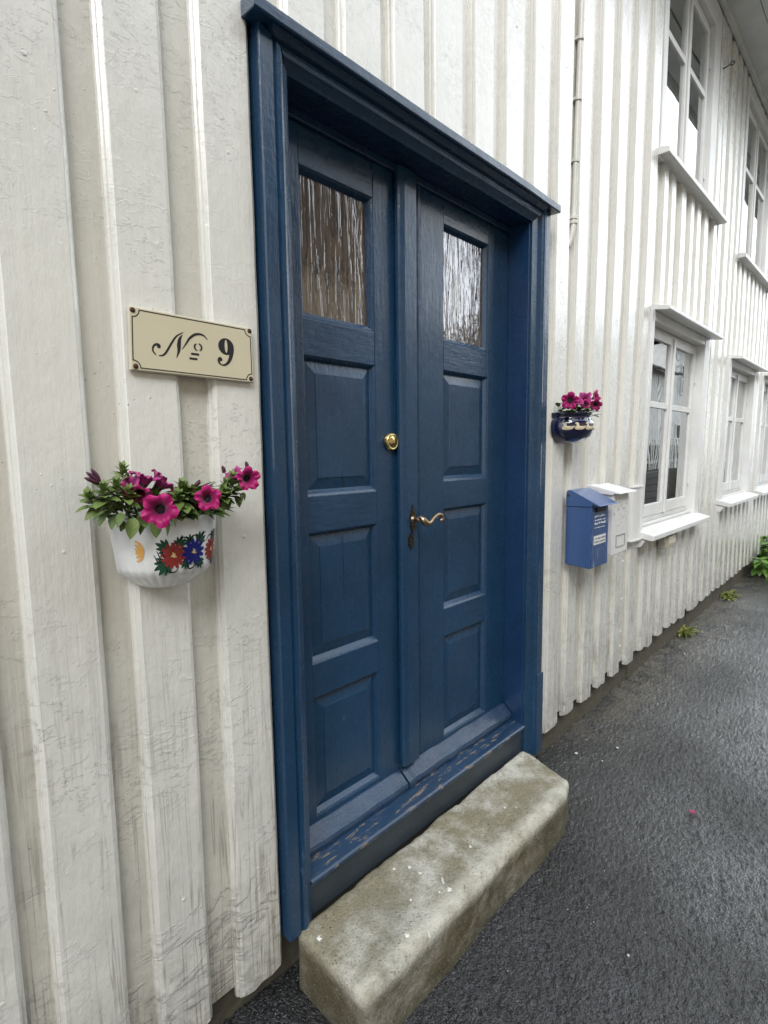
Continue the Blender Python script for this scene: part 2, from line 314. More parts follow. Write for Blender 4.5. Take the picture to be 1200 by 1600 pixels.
# ------------------------------------------------------------------ mesh helpers
def lean(v):     # the old frame has settled: its boards and windows run a little out of plumb
    x, y, z = v
    if x < 2.3 or x > 13.5: return (x, y, z)
    return (x - (.09 * min(1, (x - 2.3) / 1.2) + .03 * max(0, min(1, (x - 3.7) / 1.8))) * max(0, min(1, (2.55 - z) / 1.5)), y, z)
class MB:
    def __init__(s): s.v = []; s.f = []; s.mi = []; s.at = {}
    def add(s, vs, fs, mi=0, at=None):
        o = len(s.v); s.v += [tuple(x) for x in vs]; s.f += [tuple(i + o for i in f) for f in fs]; s.mi += [mi] * len(fs)
        if at:
            for k, a in at.items(): s.at.setdefault(k, {}).update({o + i: x for i, x in enumerate(a)})
        return s
    def box(s, x0, x1, y0, y1, z0, z1, mi=0):
        v = [(x0, y0, z0), (x1, y0, z0), (x1, y1, z0), (x0, y1, z0), (x0, y0, z1), (x1, y0, z1), (x1, y1, z1), (x0, y1, z1)]
        return s.add(v, [(0, 3, 2, 1), (4, 5, 6, 7), (0, 1, 5, 4), (1, 2, 6, 5), (2, 3, 7, 6), (3, 0, 4, 7)], mi)
    def prism(s, prof, a0, a1, axis='z', n=1, jit=0, mi=0, caps=True, fn=None):
        # prof: list of 2D points; axis z -> (x,y), axis x -> (y,z)
        k = len(prof); vs = []
        for i in range(n + 1):
            t = a0 + (a1 - a0) * i / n
            for (a, b) in prof:
                p = Vector((a, b, t)) if axis == 'z' else Vector((t, a, b))
                if fn: p = fn(p, i)
                vs.append(p)
        fs = [(i * k + j, i * k + (j + 1) % k, (i + 1) * k + (j + 1) % k, (i + 1) * k + j) for i in range(n) for j in range(k)]
        if caps: fs += [tuple(range(k - 1, -1, -1)), tuple(n * k + j for j in range(k))]
        return s.add(vs, fs, mi)
    def tube(s, pts, rads, seg=10, mi=0, caps=True):
        pts = [Vector(p) for p in pts]; n = len(pts)
        if not isinstance(rads, (list, tuple)): rads = [rads] * n
        vs = []; up = None
        for i, p in enumerate(pts):
            t = (pts[min(i + 1, n - 1)] - pts[max(i - 1, 0)]).normalized()
            if up is None: up = t.orthogonal().normalized()
            up = (up - t * up.dot(t)).normalized(); b = t.cross(up)
            for j in range(seg):
                a = 2 * math.pi * j / seg; vs.append(p + (up * math.cos(a) + b * math.sin(a)) * rads[i])
        fs = [(i * seg + j, i * seg + (j + 1) % seg, (i + 1) * seg + (j + 1) % seg, (i + 1) * seg + j) for i in range(n - 1) for j in range(seg)]
        if caps: fs += [tuple(range(seg - 1, -1, -1)), tuple((n - 1) * seg + j for j in range(seg))]
        return s.add(vs, fs, mi)
    def lathe(s, prof, c, ax=(0, 0, 1), seg=24, mi=0, squash=None):   # prof (r,h)
        ax = Vector(ax).normalized(); a = ax.orthogonal().normalized(); b = ax.cross(a); c = Vector(c); vs = []
        for (r, h) in prof:
            for j in range(seg):
                t = 2 * math.pi * j / seg; vs.append(c + ax * h + (a * math.cos(t) + b * math.sin(t)) * r)
        n = len(prof)
        fs = [(i * seg + j, i * seg + (j + 1) % seg, (i + 1) * seg + (j + 1) % seg, (i + 1) * seg + j) for i in range(n - 1) for j in range(seg)]
        fs += [tuple(range(seg - 1, -1, -1)), tuple((n - 1) * seg + j for j in range(seg))]
        return s.add(vs, fs, mi)
    def build(s, name, mats, parent=None, smooth=False, bevel=0, fixn=True):
        if not isinstance(mats, (list, tuple)): mats = [mats]
        off = Vector((0, 0, 0))
        if parent is not None:
            q = parent
            while q is not None: off += q.location; q = q.parent
        q = parent
        while q is not None and q.parent is not None: q = q.parent
        if q is not None and q.name == 'house': s.v = [lean(v) for v in s.v]
        me = bpy.data.meshes.new(name); me.from_pydata([tuple(Vector(v) - off) for v in s.v], [], s.f)
        for m in mats: me.materials.append(m)
        me.polygons.foreach_set('material_index', s.mi)
        if smooth: me.polygons.foreach_set('use_smooth', [True] * len(me.polygons))
        for k, d in s.at.items():
            a = me.attributes.new(k, 'FLOAT', 'POINT')
            for i, x in d.items(): a.data[i].value = x
        if fixn:
            bm = bmesh.new(); bm.from_mesh(me); bmesh.ops.recalc_face_normals(bm, faces=bm.faces); bm.to_mesh(me); bm.free()
        me.update()
        o = bpy.data.objects.new(name, me); C.objects.link(o)
        if parent is not None: o.parent = parent
        if bevel:
            b = o.modifiers.new('bevel', 'BEVEL'); b.width = bevel; b.segments = 2; b.limit_method = 'ANGLE'; b.angle_limit = R(40)
        return o
def tag(o, label=None, cat=None, group=None, kind=None):
    if label: o['label'] = label
    if cat: o['category'] = cat
    if group: o['group'] = group
    if kind: o['kind'] = kind
    return o
def thing(name, label, cat, loc, group=None):
    o = bpy.data.objects.new(name, None); o.empty_display_size = .1; C.objects.link(o); o.location = loc
    return tag(o, label, cat, group)
def poly_plate(mb, pts, y0, y1, mi=0):    # polygon in x,z extruded in y
    k = len(pts); vs = [(x, y0, z) for x, z in pts] + [(x, y1, z) for x, z in pts]
    mb.add(vs, [tuple(range(k)), tuple(range(2 * k - 1, k - 1, -1))] + [(i, (i + 1) % k, k + (i + 1) % k, k + i) for i in range(k)], mi)
def smooth_line(pts, n=6):
    out = []; P = [Vector(p) for p in pts]; P = [P[0] * 2 - P[1]] + P + [P[-1] * 2 - P[-2]]
    for i in range(1, len(P) - 2):
        for j in range(n):
            t = j / n; a, b, c, d = P[i - 1], P[i], P[i + 1], P[i + 2]
            out.append(.5 * ((2 * b) + (c - a) * t + (2 * a - 5 * b + 4 * c - d) * t * t + (3 * b - a - 3 * c + d) * t ** 3))
    out.append(P[-2]); return out
def ribbon(pts, wid, n=6):                # 2D brush stroke: returns quads strip verts
    L_ = smooth_line(pts, n); m = len(L_); lft = []; rgt = []
    for i, p in enumerate(L_):
        t = (L_[min(i + 1, m - 1)] - L_[max(i - 1, 0)]).normalized(); nrm = Vector((-t[1], t[0]))
        f = i / (m - 1); ww = wid(f) if callable(wid) else wid
        lft.append(Vector((p[0], p[1])) + nrm * ww); rgt.append(Vector((p[0], p[1])) - nrm * ww)
    return lft, rgt
def ngrid(v, s=1.0): return noise.noise(Vector(v) * s)

# ------------------------------------------------------------------ ground
def gz(x, y=0): return .0 + (.018 * (x - 1.5) if x > 1.5 else 0) if x < 14 else .225
g = MB(); rg = random.Random(21); X = [-40, -20, -8, -3, -1.5, -.5, 0, .3, .45]; x = .5
while x < 7.2: X.append(x); x += .0052 * (1 + max(0, x - 1) * .60)
X += [7.4, 7.8, 8.4, 9, 10, 12, 14, 20, 30, 60, 120, 300]; Y = [-120, -40, -20, -10, -6, -4, -3, -2, -1.5, -1.25]; y = -1.16
while y < .07: Y.append(y); y += .0058
Y += [.10]
vs = []
for yy in Y:
    for xx in X:
        fine = .48 < xx < 7.2 and -1.17 < yy < .07
        z = gz(xx) + (ngrid((xx, yy, 0), 1.4) * .010 + ngrid((xx, yy, 3), 5) * .004 if -3 < yy and xx < 10 else 0)
        if fine:      # real grains of stone standing out of the binder
            h = rg.random(); z += .0030 * h * h + (.0020 if h > .95 else 0) - (.003 if h < .08 else 0)
            vs.append((xx + rg.uniform(-.0018, .0018), yy + rg.uniform(-.0019, .0019), z))
        else: vs.append((xx, yy, z))
nx = len(X)
g.add(vs, [(j * nx + i, j * nx + i + 1, (j + 1) * nx + i + 1, (j + 1) * nx + i) for j in range(len(Y) - 1) for i in range(nx - 1)])
road = g.build('road', ASPHALT, smooth=True); tag(road, 'wet dark asphalt lane running along the white house', 'road', kind='structure')
g = MB(); g.box(-120, 320, .10, 160, -.6, -.05); tag(g.build('ground', FOUND), 'bare ground under and behind the house', 'ground', kind='structure')

# ------------------------------------------------------------------ the house
house = thing('house', 'old white board clad wooden house with blue double door and small paned windows', 'house', (1.46, .1, 0))
DX0, DX1, DZ1 = .80, 2.145, 2.47           # casing zone of the door (boards stop here)
WIN = [dict(o=(3.557, 4.69, 1.06, 2.27), zone=(3.50, 4.80, .955, 2.33), low=True),
       dict(o=(5.575, 6.56, 1.10, 2.215), zone=(5.49, 6.70, 1.0, 2.27), low=True),
       dict(o=(7.08, 8.05, 1.10, 2.20), zone=(6.98, 8.15, 1.0, 2.26), low=True),
       dict(o=(3.59, 4.56, 3.245, 4.42), zone=(3.525, 4.70, 3.20, 4.56), low=False),
       dict(o=(5.67, 6.72, 3.16, 4.45), zone=(5.60, 6.85, 3.12, 4.56), low=False)]
ZTOP = 4.60
holes = [(.768, 2.185, -1, 2.50)] + [q['zone'] for q in WIN]
def zsegs(x0, x1, z0, z1):
    segs = [(z0, z1)]
    for (a, b, c, d) in holes:
        if x1 > a + .004 and x0 < b - .004:
            ns = []
            for (p, q) in segs:
                if c > p: ns.append((p, min(q, c)))
                if d < q: ns.append((max(p, d), q))
            segs = [s_ for s_ in ns if s_[1] - s_[0] > .02]
    return segs
def botz(x):
    return .088 + .02 * (x - .6) if x < .8 else (.155 + .028 * (x - 2.2) if x < 4.5 else .222 + .011 * (x - 4.5))
boards = [(-1.50, -1.36), (-1.29, -1.16), (-1.09, -.95), (-.88, -.75), (-.68, -.55), (-.48, -.35), (-.27, -.14), (-.08, .045), (.03 + .02, .165),
          (.228, .366), (.425, .558), (.625, .767), (.86, 1.001), (1.052, 1.213), (1.243, 1.404), (1.432, 1.603), (1.657, 1.793), (1.858, 2.004), (2.064, 2.205),
          (2.272, 2.417), (2.482, 2.606), (2.698, 2.838), (2.914, 3.048), (3.143, 3.272), (3.382, 3.522), (3.63, 3.73), (3.776, 3.878), (3.98, 4.096), (4.186, 4.28),
          (4.34, 4.448), (4.522, 4.635), (4.768, 4.885), (4.896, 5.02), (5.105, 5.242)]
boards[7] = (-.07, .055); boards[8] = (.105, .185) if False else (.10, .175)
boards = [b for b in boards if b != (.10, .175)]; boards.insert(8, (.085, .180))
x = 5.30
while x < 13.9:
    ww = rnd.uniform(.10, .135); boards.append((x, x + ww)); x += ww + rnd.uniform(.055, .085)
T = .025
bmesh_b = MB()
def board(mb, x0, x1, z0, z1, ragged=False, seed=0):
    n = max(2, int((z1 - z0) / (.05 if x0 < 3 else .16)))
    c = min(.014, (x1 - x0) * .3)
    prof = [(x0, T), (x0 + .0008, .015), (x0 + .005, .012), (x0 + .006, .006), (x0 + c * .85, .002), (x0 + c, 0)]
    m_ = 3 if x0 < 3 else 1
    for i in range(1, m_ + 1):
        prof.append((x0 + c + (x1 - x0 - 2 * c) * i / (m_ + 1), 0))
    prof += [(x1 - c, 0), (x1 - c * .85, .002), (x1 - .006, .006), (x1 - .005, .012), (x1 - .0008, .015), (x1, T)]
    def fn(p, i):
        t = p.z; e = .0
        q = p.copy()
        q.x += ngrid((seed * 3.1, t * 1.3, 0), 1) * .0028 + ngrid((seed + p.x * 9, t * 7, 2)) * .0011
        if p.y < T - .002: q.y += ngrid((p.x * 9, t * 3, seed)) * .0016 + ngrid((p.x * 40, t * 16, seed)) * .0006
        if ragged and i == 0: q.z += ngrid((p.x * 35, 5, seed)) * .010 + (.012 if p.x > x1 - c else 0)
        return q
    mb.prism(prof, z0, z1, 'z', n, fn=fn)
    for zn in (.42, 1.30, 2.18, 3.06, 3.94):
        zz = zn + ((seed * 37) % 11) * .006
        if z0 + .05 < zz < z1 - .05 and x0 < 4:
            mb.lathe([(.0042, -.001), (.0040, .0012), (.0022, .0018), (.0004, .0018)], ((x0 + x1) / 2 + ((seed * 13) % 7 - 3) * .003, .0006, zz), (0, -1, 0), 8)
for k, (a, b) in enumerate(boards):
    # clip in x against the windows and the door
    parts = [(a, b)]
    cand = []
    z0 = botz((a + b) / 2) + rnd.uniform(-.009, .009)
    cuts = sorted({z0, ZTOP} | {z for h in holes for z in h[2:] if z0 < z < ZTOP})
    run = None; segs = []
    for p, q in zip(cuts[:-1], cuts[1:]):
        zm = (p + q) / 2; xa, xb = a, b
        for (h0, h1, h2, h3) in holes:
            if h2 < zm < h3 and b > h0 and a < h1:
                if a >= h0 and b <= h1: xa = xb = None; break
                if a < h0: xb = min(xb, h0)
                else: xa = max(xa, h1)
        if xa is None or xb - xa < .02: continue
        if segs and segs[-1][1] == p and segs[-1][2:] == (xa, xb): segs[-1] = (segs[-1][0], q, xa, xb)
        else: segs.append((p, q, xa, xb))
    for (p, q, xa, xb) in segs: board(bmesh_b, xa, xb, p, q, p == z0, k)
cladding = bmesh_b.build('wall', W_BOARD, house, smooth=False)
cladding['label'] = 'white vertical front boards of the cladding'
# underboards between the front boards
ub = MB(); gx = sorted({-1.6, 14.0} | {h[i] for h in holes for i in (0, 1)}); gzv = sorted({ZTOP} | {h[i] for h in holes for i in (2, 3) if h[i] > .3})
xs = []
for a, b in zip(gx[:-1], gx[1:]):
    zz = [botz(max((a + b) / 2, 0)) + .022] + gzv
    for p, q in zip(zz[:-1], zz[1:]):
        xm, zm = (a + b) / 2, (p + q) / 2
        if any(h[0] < xm < h[1] and h[2] < zm < h[3] for h in holes): continue
        nn_ = max(1, int((b - a) / .21)) if p == zz[0] else 1
        for i in range(nn_):
            xa = a + (b - a) * i / nn_; xb = a + (b - a) * (i + 1) / nn_
            pz = botz(max((xa + xb) / 2, 0)) + .02 + rnd.uniform(-.008, .01) if p == zz[0] else p
            ub.box(xa, xb, T - .001, T + .019, pz, q)
u = ub.build('wall', W_RECESS, house); u['label'] = 'recessed white underboards of the cladding, dirt and recess shade in the tint'
# foundation
fb = MB(); x = -1.6
while x < 14:
    l = rnd.uniform(.3, .6); 
    fb.box(x, x + l - .006, T + .022 + rnd.uniform(-.006, .008), .3, -.3, .15 if x < 2.4 else .45); x += l
fb.build('foundation', FOUND, house, bevel=.012)
# core that closes the house: dark inner walls behind openings
cb = MB(); cb.box(-1.6, 14, 1.6, 1.62, .0, 4.7); cb.box(-1.6, 14, .05, 1.6, -.02, .0); cb.box(-1.6, 14, .045, 1.6, 2.62, 2.75)
cb.box(-1.62, -1.6, .03, 1.6, 0, 4.7); cb.box(14, 14.02, .03, 1.6, 0, 4.7); cb.box(.3, 2.6, .26, .28, .05, 2.6); cb.box(3.0, 3.02, .05, 1.6, 0, 4.6)
cb.build('interior_wall', DARKIN, house)
# ---- eave
ev = MB(); 
for (y0, y1, z) in ((-.195, -.0, 4.628), (-.40, -.203, 4.618)): ev.box(-1.7, 14.1, y0, y1, z, z + .02)
ev.box(-1.7, 14.1, -.43, -.408, 4.55, 4.68); ev.box(-1.7, 14.1, -.030, -.004, 4.585, 4.627)
ev.build('soffit', SOFF, house)
rf = MB(); n = 260
vs = []; 
for i in range(n + 1):
    xx = -1.75 + 16 * i / n; h = .018 * math.cos(i * math.pi * .5) * 1; oy = .012 * math.sin(i * 1.7) + (.02 if (i // 4) % 2 else 0)
    vs += [(xx, -.47 + oy, 4.66 + h), (xx, 3.2, 7.0 + h), (xx, -.47 + oy, 4.69 + h)]
rf.add(vs, [(3 * i, 3 * i + 1, 3 * i + 4, 3 * i + 3) for i in range(n)] + [(3 * i, 3 * i + 3, 3 * i + 5, 3 * i + 2) for i in range(n)])
rf.build('roof', TILE, house)
cb = MB(); cb.box(-1.6, 14, .0, .12, 4.63, 4.75); cb.box(-1.6, 14, 1.62, 1.7, 0, 4.9); cb.build('wall_plate', SOFF, house)

# ---- windows
def bar(mb, x0, x1, y0, y1, z0, z1): mb.box(x0, x1, y0, y1, z0, z1)
for wi, q in enumerate(WIN):
    x0, x1, z0, z1 = q['o']; a, b, c, d = q['zone']
    lab = ['ground floor window nearest the blue door', 'second ground floor window from the door', 'third ground floor window, cut by the photo edge', 'upper window nearest the camera, above the nearest lower window', 'farther upper window under the eave'][wi]
    fr = MB(); OY = -.012 if q['low'] else -.006
    e = .004
    bar(fr, a + .001, x0, OY, .058, z0 - .06, d); bar(fr, x1, b - .001, OY, .058, z0 - .06, d); bar(fr, x0 + .0005, x1 - .0005, OY + .003, .058, z1, d - .001)
    # box of the casement frame, set back
    Y0 = .045 if q['low'] else .028
    t = .022
    bar(fr, x0 + .0005, x0 + t, Y0 + .004, Y0 + .03, z0, z1 - .001); bar(fr, x1 - t, x1 - .0005, Y0 + .004, Y0 + .03, z0, z1 - .001)
    bar(fr, x0 + t + .0005, x1 - t - .0005, Y0 + .004, Y0 + .03, z1 - t, z1 - .0015); bar(fr, x0 + .0005, x1 - .0005, Y0 + .002, Y0 + .03, z0 - .045, z0 + .001)
    wf = fr.build('window', W_TRIM, house, bevel=.0025); wf['label'] = lab
    xm = (x0 + x1) / 2
    for sgn in (0, 1):
        xa, xb = (x0 + t + .003, xm - .002) if sgn == 0 else (xm + .002, x1 - t - .003)
        za, zb = z0 + .003, z1 - t - .003; s = .048; y0_, y1_ = Y0 - .004, Y0 + .028
        sb = MB(); bar(sb, xa, xa + s, y0_, y1_, za, zb); bar(sb, xb - s, xb, y0_, y1_, za, zb)
        bar(sb, xa + s, xb - s, y0_ + .0015, y1_, za, za + .075 if q['low'] else za + .05); bar(sb, xa + s, xb - s, y0_ + .0015, y1_, zb - s, zb)
        zt = z0 + (z1 - z0) * .60
        bar(sb, xa + s, xb - s, y0_ + .003, y1_, zt - .019, zt + .019)
        if sgn == 1: bar(sb, xm - .016, xm + .022, y0_ - .009, y0_ - .0005, za, zb)
        sb.build('sash', W_TRIM, wf, bevel=.002)
        gp = MB(); gp.box(xa + s - .004, xb - s + .004, Y0 + .012, Y0 + .015, za + .04, zb - s + .004); gp.build('glass_pane', GLASS, wf)
    for zz in (z0 + .17, z1 - .28):
        hg = MB(); hg.tube([(x1 - .012, Y0 - .006, zz), (x1 - .012, Y0 - .006, zz + .075)], .006, 8); hg.box(x1 - .022, x1 - .002, Y0 - .003, Y0 + .001, zz + .005, zz + .07); hg.build('hinge', W_TRIM, wf)
    # sill
    sl = MB()
    if q['low']:
        sl.prism([(.03, c + .058), (-.085, c + .030), (-.098, c + .026), (-.098, c - .004), (-.082, c - .006), (.02, c + .012)], a - .01, b + .0, 'x')
        sl.box(a + .03, b - .08, .012, .032, z0 - .047, z0 - .03)
        br = MB()
        br.prism([(.02, c + .008), (-.045, c - .006), (-.045, c - .016), (-.02, c - .05), (.02, c - .05)], a - .004, a + .03, 'x'); br.build('sill_bracket', W_TRIM, wf)
    else: sl.prism([(.02, c + .047), (-.05, c + .030), (-.058, c + .026), (-.058, c - .004), (.02, c - .004)], a - .01, b + .21, 'x')
    so = sl.build('sill', W_TRIM, wf, bevel=.003)
    if q['low']:
        cp = MB(); cp.prism([(.02, d + .038), (-.085, d + .014), (-.095, d + .010), (-.095, d - .010), (-.08, d - .012), (.02, d + .004)], a + .04, b + .03, 'x')
        cp.build('window_cap', W_TRIM, wf, bevel=.003)
    # curtains inside
    cu = MB()
    for (ca, cbx) in ((x0 - .05, x0 + .16), (x1 - .26, x1 + .05)):
        n = 24; vs = []
        for i in range(n + 1):
            xx = ca + (cbx - ca) * i / n; yy = .22 + .02 * math.sin(i * 1.9)
            vs += [(xx, yy, z0 - .1), (xx, yy, z1 + .05)]
        cu.add(vs, [(2 * i, 2 * i + 2, 2 * i + 3, 2 * i + 1) for i in range(n)])
    cu.build('curtain', CURT, wf, smooth=True)

# ---- door frame
DF = MB(); OL, OR = .772, 2.181; IL, IR = .862, 2.062; HT = 2.415
def casing_prof(o, i, s):   # profile in (x,y) from outer edge o to inner edge i (direction s)
    return [(o, .03), (o, -.020), (o + s * .003, -.024), (o + s * .037, -.024), (o + s * .040, -.019), (o + s * .044, -.019), (o + s * .047, -.027), (o + s * .055, -.029), (o + s * .062, -.026), (o + s * .066, -.020), (o + s * .084, -.010), (i, -.006), (i, .03)]
def wob(seed, ax=0):
    def fn(p, i):
        q = p.copy(); q.x += ngrid((seed, p.z * 2.2, p.y * 5)) * .0016 if ax == 0 else 0
        q.y += ngrid((p.x * 4, p.z * 4, seed)) * .0012; return q
    return fn
def mitre_fn(seed, edge, s):
    w0 = wob(seed)
    def fn(p, i):
        q = w0(p, i)
        if i == 40: q.z = HT + max(0, min(.0655, (edge - p.x) * s))
        return q
    return fn
DF.prism(casing_prof(OL, IL, 1), .165, HT + .0, 'z', 40, fn=mitre_fn(1, IL, 1))
dframe = DF.build('door_frame', BLUE, house); dframe['label'] = 'blue moulded casing around the double door'
DR = MB(); DR.prism([(a, b) for a, b in reversed(casing_prof(OR, IR, -1))], .125, HT, 'z', 40, fn=mitre_fn(2, IR, -1)); DR.build('side_casing', BLUE, dframe)
# head casing, mitred by overlapping profile
hd = MB(); hp = [(.03, HT), (-.006, HT), (-.010, HT + .006), (-.020, HT + .018), (-.026, HT + .022), (-.029, HT + .030), (-.024, HT + .036), (-.019, HT + .038), (-.019, HT + .046), (-.030, HT + .050), (-.036, HT + .058), (-.044, HT + .063), (.03, HT + .066)]
def mit(p, i):
    q = p.copy(); k = min(max(p.z - HT, 0), .09)
    if i == 0: q.x = IL - k - .0004
    if i == 30: q.x = IR + k + .0004
    q.y += ngrid((p.x * 3, p.z * 9, 7)) * .001
    return q
hd.prism(hp, IL, IR, 'x', 30, fn=mit)
hd.build('lintel', BLUE_H, dframe)
cp = MB()
def capfn(p, i):
    q = p.copy(); q.z += ngrid((p.x * 2.5, p.y * 3, 4)) * .004; q.y += ngrid((p.x * 9, p.z * 3, 9)) * .0016; return q
cp.prism([(.03, 2.482), (-.052, 2.478), (-.056, 2.481), (-.056, 2.506), (-.050, 2.509), (.03, 2.522)], .742, 2.205, 'x', 50, fn=capfn)
cp.build('door_cap', BLUE_H, dframe, bevel=.002)
# jambs and head reveal
jb = MB(); JY = .125
jb.box(IL - .03, IL + .004, .004, JY + .04, .18, HT + .02); jb.box(IR - .004, IR + .03, .004, JY + .04, .16, HT + .02)
jb.box(IL + .0045, IR - .0045, .004, JY + .04, HT + .002, HT + .03); jb.box(IL + .0045, IR - .0045, .085, .098, HT - .022, HT + .0015)
jb.build('jamb', blue_paint('blue jamb paint', (.008, .033, .092)), dframe, bevel=.002)
pl = MB(); pl.box(2.128, 2.184, -.031, -.0245, .124, .50); pl.build('plinth_patch', BLUE, dframe, bevel=.002)
# threshold
th = MB()
th.prism([(.11, .302), (.02, .287), (-.004, .283), (-.010, .279), (-.011, .273), (-.006, .270), (-.006, .266), (-.002, .264), (-.002, .258), (.11, .258)], IL + .0, IR - .0, 'x', 30, fn=lambda p, i: Vector((p.x, p.y + ngrid((p.x * 8, p.z * 30, 1)) * .001, p.z + ngrid((p.x * 3, p.y * 20, 2)) * .0015)))
th.build('threshold', BLUE_WORN, dframe)
kb = MB(); kb.prism([(.004, .2575), (.006, .16), (.03, .16), (.03, .2575)], IL + .001, IR - .001, 'x', 20, fn=lambda p, i: Vector((p.x, p.y + ngrid((p.x * 3, p.z * 9, 3)) * .002, p.z))); kb.build('kickboard', BLUE_DIRT, dframe)

# ---- door leaves
YF = .100
def leaf(x0, x1, xa, xb, pans, glass, label):
    # x0..x1 whole leaf, xa..xb panel column
    root = MB(); zb_, zt_ = .335, HT - .002
    def rail(z0, z1, mb=root, hm=0): mb.prism([(YF + .001, z0), (YF + .001, z1), (YF + .035, z1), (YF + .035, z0)], xa, xb, 'x', 6, mi=1)
    # stiles
    root.prism([(x0, YF), (xa, YF), (xa, YF + .035), (x0, YF + .035)], zb_, zt_, 'z', 30, fn=wob(x0 * 7)); root.prism([(xb, YF), (x1, YF), (x1, YF + .035), (xb, YF + .035)], zb_, zt_, 'z', 30, fn=wob(x1 * 5))
    zs = [zb_] + [v for p in pans for v in p] + list(glass) + [zt_]
    for i in range(0, len(zs), 2): rail(zs[i], zs[i + 1])
    lf = root.build('door_leaf', [BLUE, BLUE_H], house, bevel=.0018); lf['label'] = label
    # sticking (moulded edges round every opening)
    def ring(mb, z0, z1, d, wid, y0=YF + .0015):
        o = [(xa, z0), (xb, z0), (xb, z1), (xa, z1)]; wl, wb = wid, wid * 1.5
        i_ = [(xa + wl, z0 + wb), (xb - wl, z0 + wb), (xb - wl, z1 - wl), (xa + wl, z1 - wl)]
        m_ = [(xa + wl * .4, z0 + wb * .35), (xb - wl * .4, z0 + wb * .35), (xb - wl * .4, z1 - wl * .4), (xa + wl * .4, z1 - wl * .4)]
        vs = [(a, y0, b) for a, b in o] + [(a, y0 + d * .25, b) for a, b in m_] + [(a, y0 + d, b) for a, b in i_]
        mb.add(vs, [(j + 4 * r, (j + 1) % 4 + 4 * r, (j + 1) % 4 + 4 * r + 4, j + 4 * r + 4) for r in (0, 1) for j in range(4)])
    for (z0, z1) in pans:
        pb = MB(); ring(pb, z0, z1, .017, .012)
        xi0, xi1, zi0, zi1 = xa + .0115, xb - .0115, z0 + .0175, z1 - .0115; y1 = YF + .0185
        i1 = .034; st = .0022
        def rc(i, y): return [(xi0 + i, y, zi0 + i), (xi1 - i, y, zi0 + i), (xi1 - i, y, zi1 - i), (xi0 + i, y, zi1 - i)]
        vs = rc(0, y1) + rc(i1, y1 - .0075) + rc(i1 + .0012, y1 - .0075 - st) 
        pb.add(vs, [(j + 4 * r, (j + 1) % 4 + 4 * r, (j + 1) % 4 + 4 * r + 4, j + 4 * r + 4) for r in (0, 1) for j in range(4)])
        # field, gridded with slight warp
        n1, n2 = 8, 14; A0, A1, B0, B1 = xi0 + i1 + .0012, xi1 - i1 - .0012, zi0 + i1 + .0012, zi1 - i1 - .0012
        vs = []
        for jz in range(n2 + 1):
            for jx in range(n1 + 1):
                xx = A0 + (A1 - A0) * jx / n1; zz = B0 + (B1 - B0) * jz / n2
                e = 0 if jx in (0, n1) or jz in (0, n2) else 1
                vs.append((xx, y1 - .0075 - st + e * ngrid((xx * 12, zz * 9, 1)) * .0012, zz))
        pb.add(vs, [(a * (n1 + 1) + c, a * (n1 + 1) + c + 1, (a + 1) * (n1 + 1) + c + 1, (a + 1) * (n1 + 1) + c) for a in range(n2) for c in range(n1)])
        pb.build('panel', BLUE, lf, fixn=True)
    z0, z1 = glass
    gb = MB(); ring(gb, z0, z1, .020, .014); gb.build('glazing_bead', BLUE, lf)
    gg = MB(); gg.box(xa + .010, xb - .010, YF + .022, YF + .026, z0 + .014, z1 - .010); gg.build('glass_pane', DGLASS_L if x0 < 1.2 else DGLASS, lf)
    return lf
pansL = [(.368, .755), (.862, 1.265), (1.374, 1.779)]; pansR = [(.368, .782), (.893, 1.284), (1.390, 1.799)]
lfL = leaf(IL + .006, 1.352, .972, 1.258, pansL, (1.882, 2.290), 'left blue door leaf with brass cylinder lock')
lfR = leaf(1.356, IR - .006, 1.618, 1.910, pansR, (1.900, 2.315), 'right blue door leaf with brass lever handle')
ck = MB()   # dry cracks down the middle of two panels
for (cx, za, zb2) in ((1.112, .92, 1.243), (1.116, 1.395, 1.45)):
    pts = [(cx + ngrid((za + i * .03, cx, 0), 3) * .002, YF + .0093, za + (zb2 - za) * i / 14) for i in range(15)]
    ck.tube(pts, .0009, 4)
ck.build('panel_crack', BLACK, lfL)
ast = MB()
ast.prism([(1.355, YF), (1.349, YF - .010), (1.350, YF - .020), (1.356, YF - .026), (1.374, YF - .030), (1.378, YF - .0275), (1.434, YF - .0275), (1.438, YF - .024), (1.4385, YF)], .372, HT - .004, 'z', 36, fn=wob(6))
ast.prism([(1.462, YF), (1.468, YF - .007), (1.4815, YF - .0075), (1.487, YF)], .372, HT - .004, 'z', 36, fn=wob(8))
ast.build('astragal', BLUE, lfR)
# weather bars at the foot of each leaf
def wbar(xa, xb, par, lift=0):
    mb = MB(); z = .302 + lift
    z -= .010; prof = [(YF + .03, z), (YF - .040, z), (YF - .047, z + .006), (YF - .049, z + .018), (YF - .044, z + .028), (YF - .030, z + .040), (YF - .004, z + .062), (YF + .03, z + .064)]
    mb.prism(prof, xa, xb, 'x', 36, fn=lambda p, i: Vector((p.x, p.y + ngrid((p.x * 14, p.z * 20, 5)) * .004, p.z + ngrid((p.x * 9, p.y * 20, 1)) * .003 + (0 if p.x > xa + .02 else -.004))))
    mb.build('weather_bar', BLUE_BAR, par, smooth=False, bevel=.0015)
wbar(IL + .008, 1.350, lfL); wbar(1.358, IR - .010, lfR, .004)
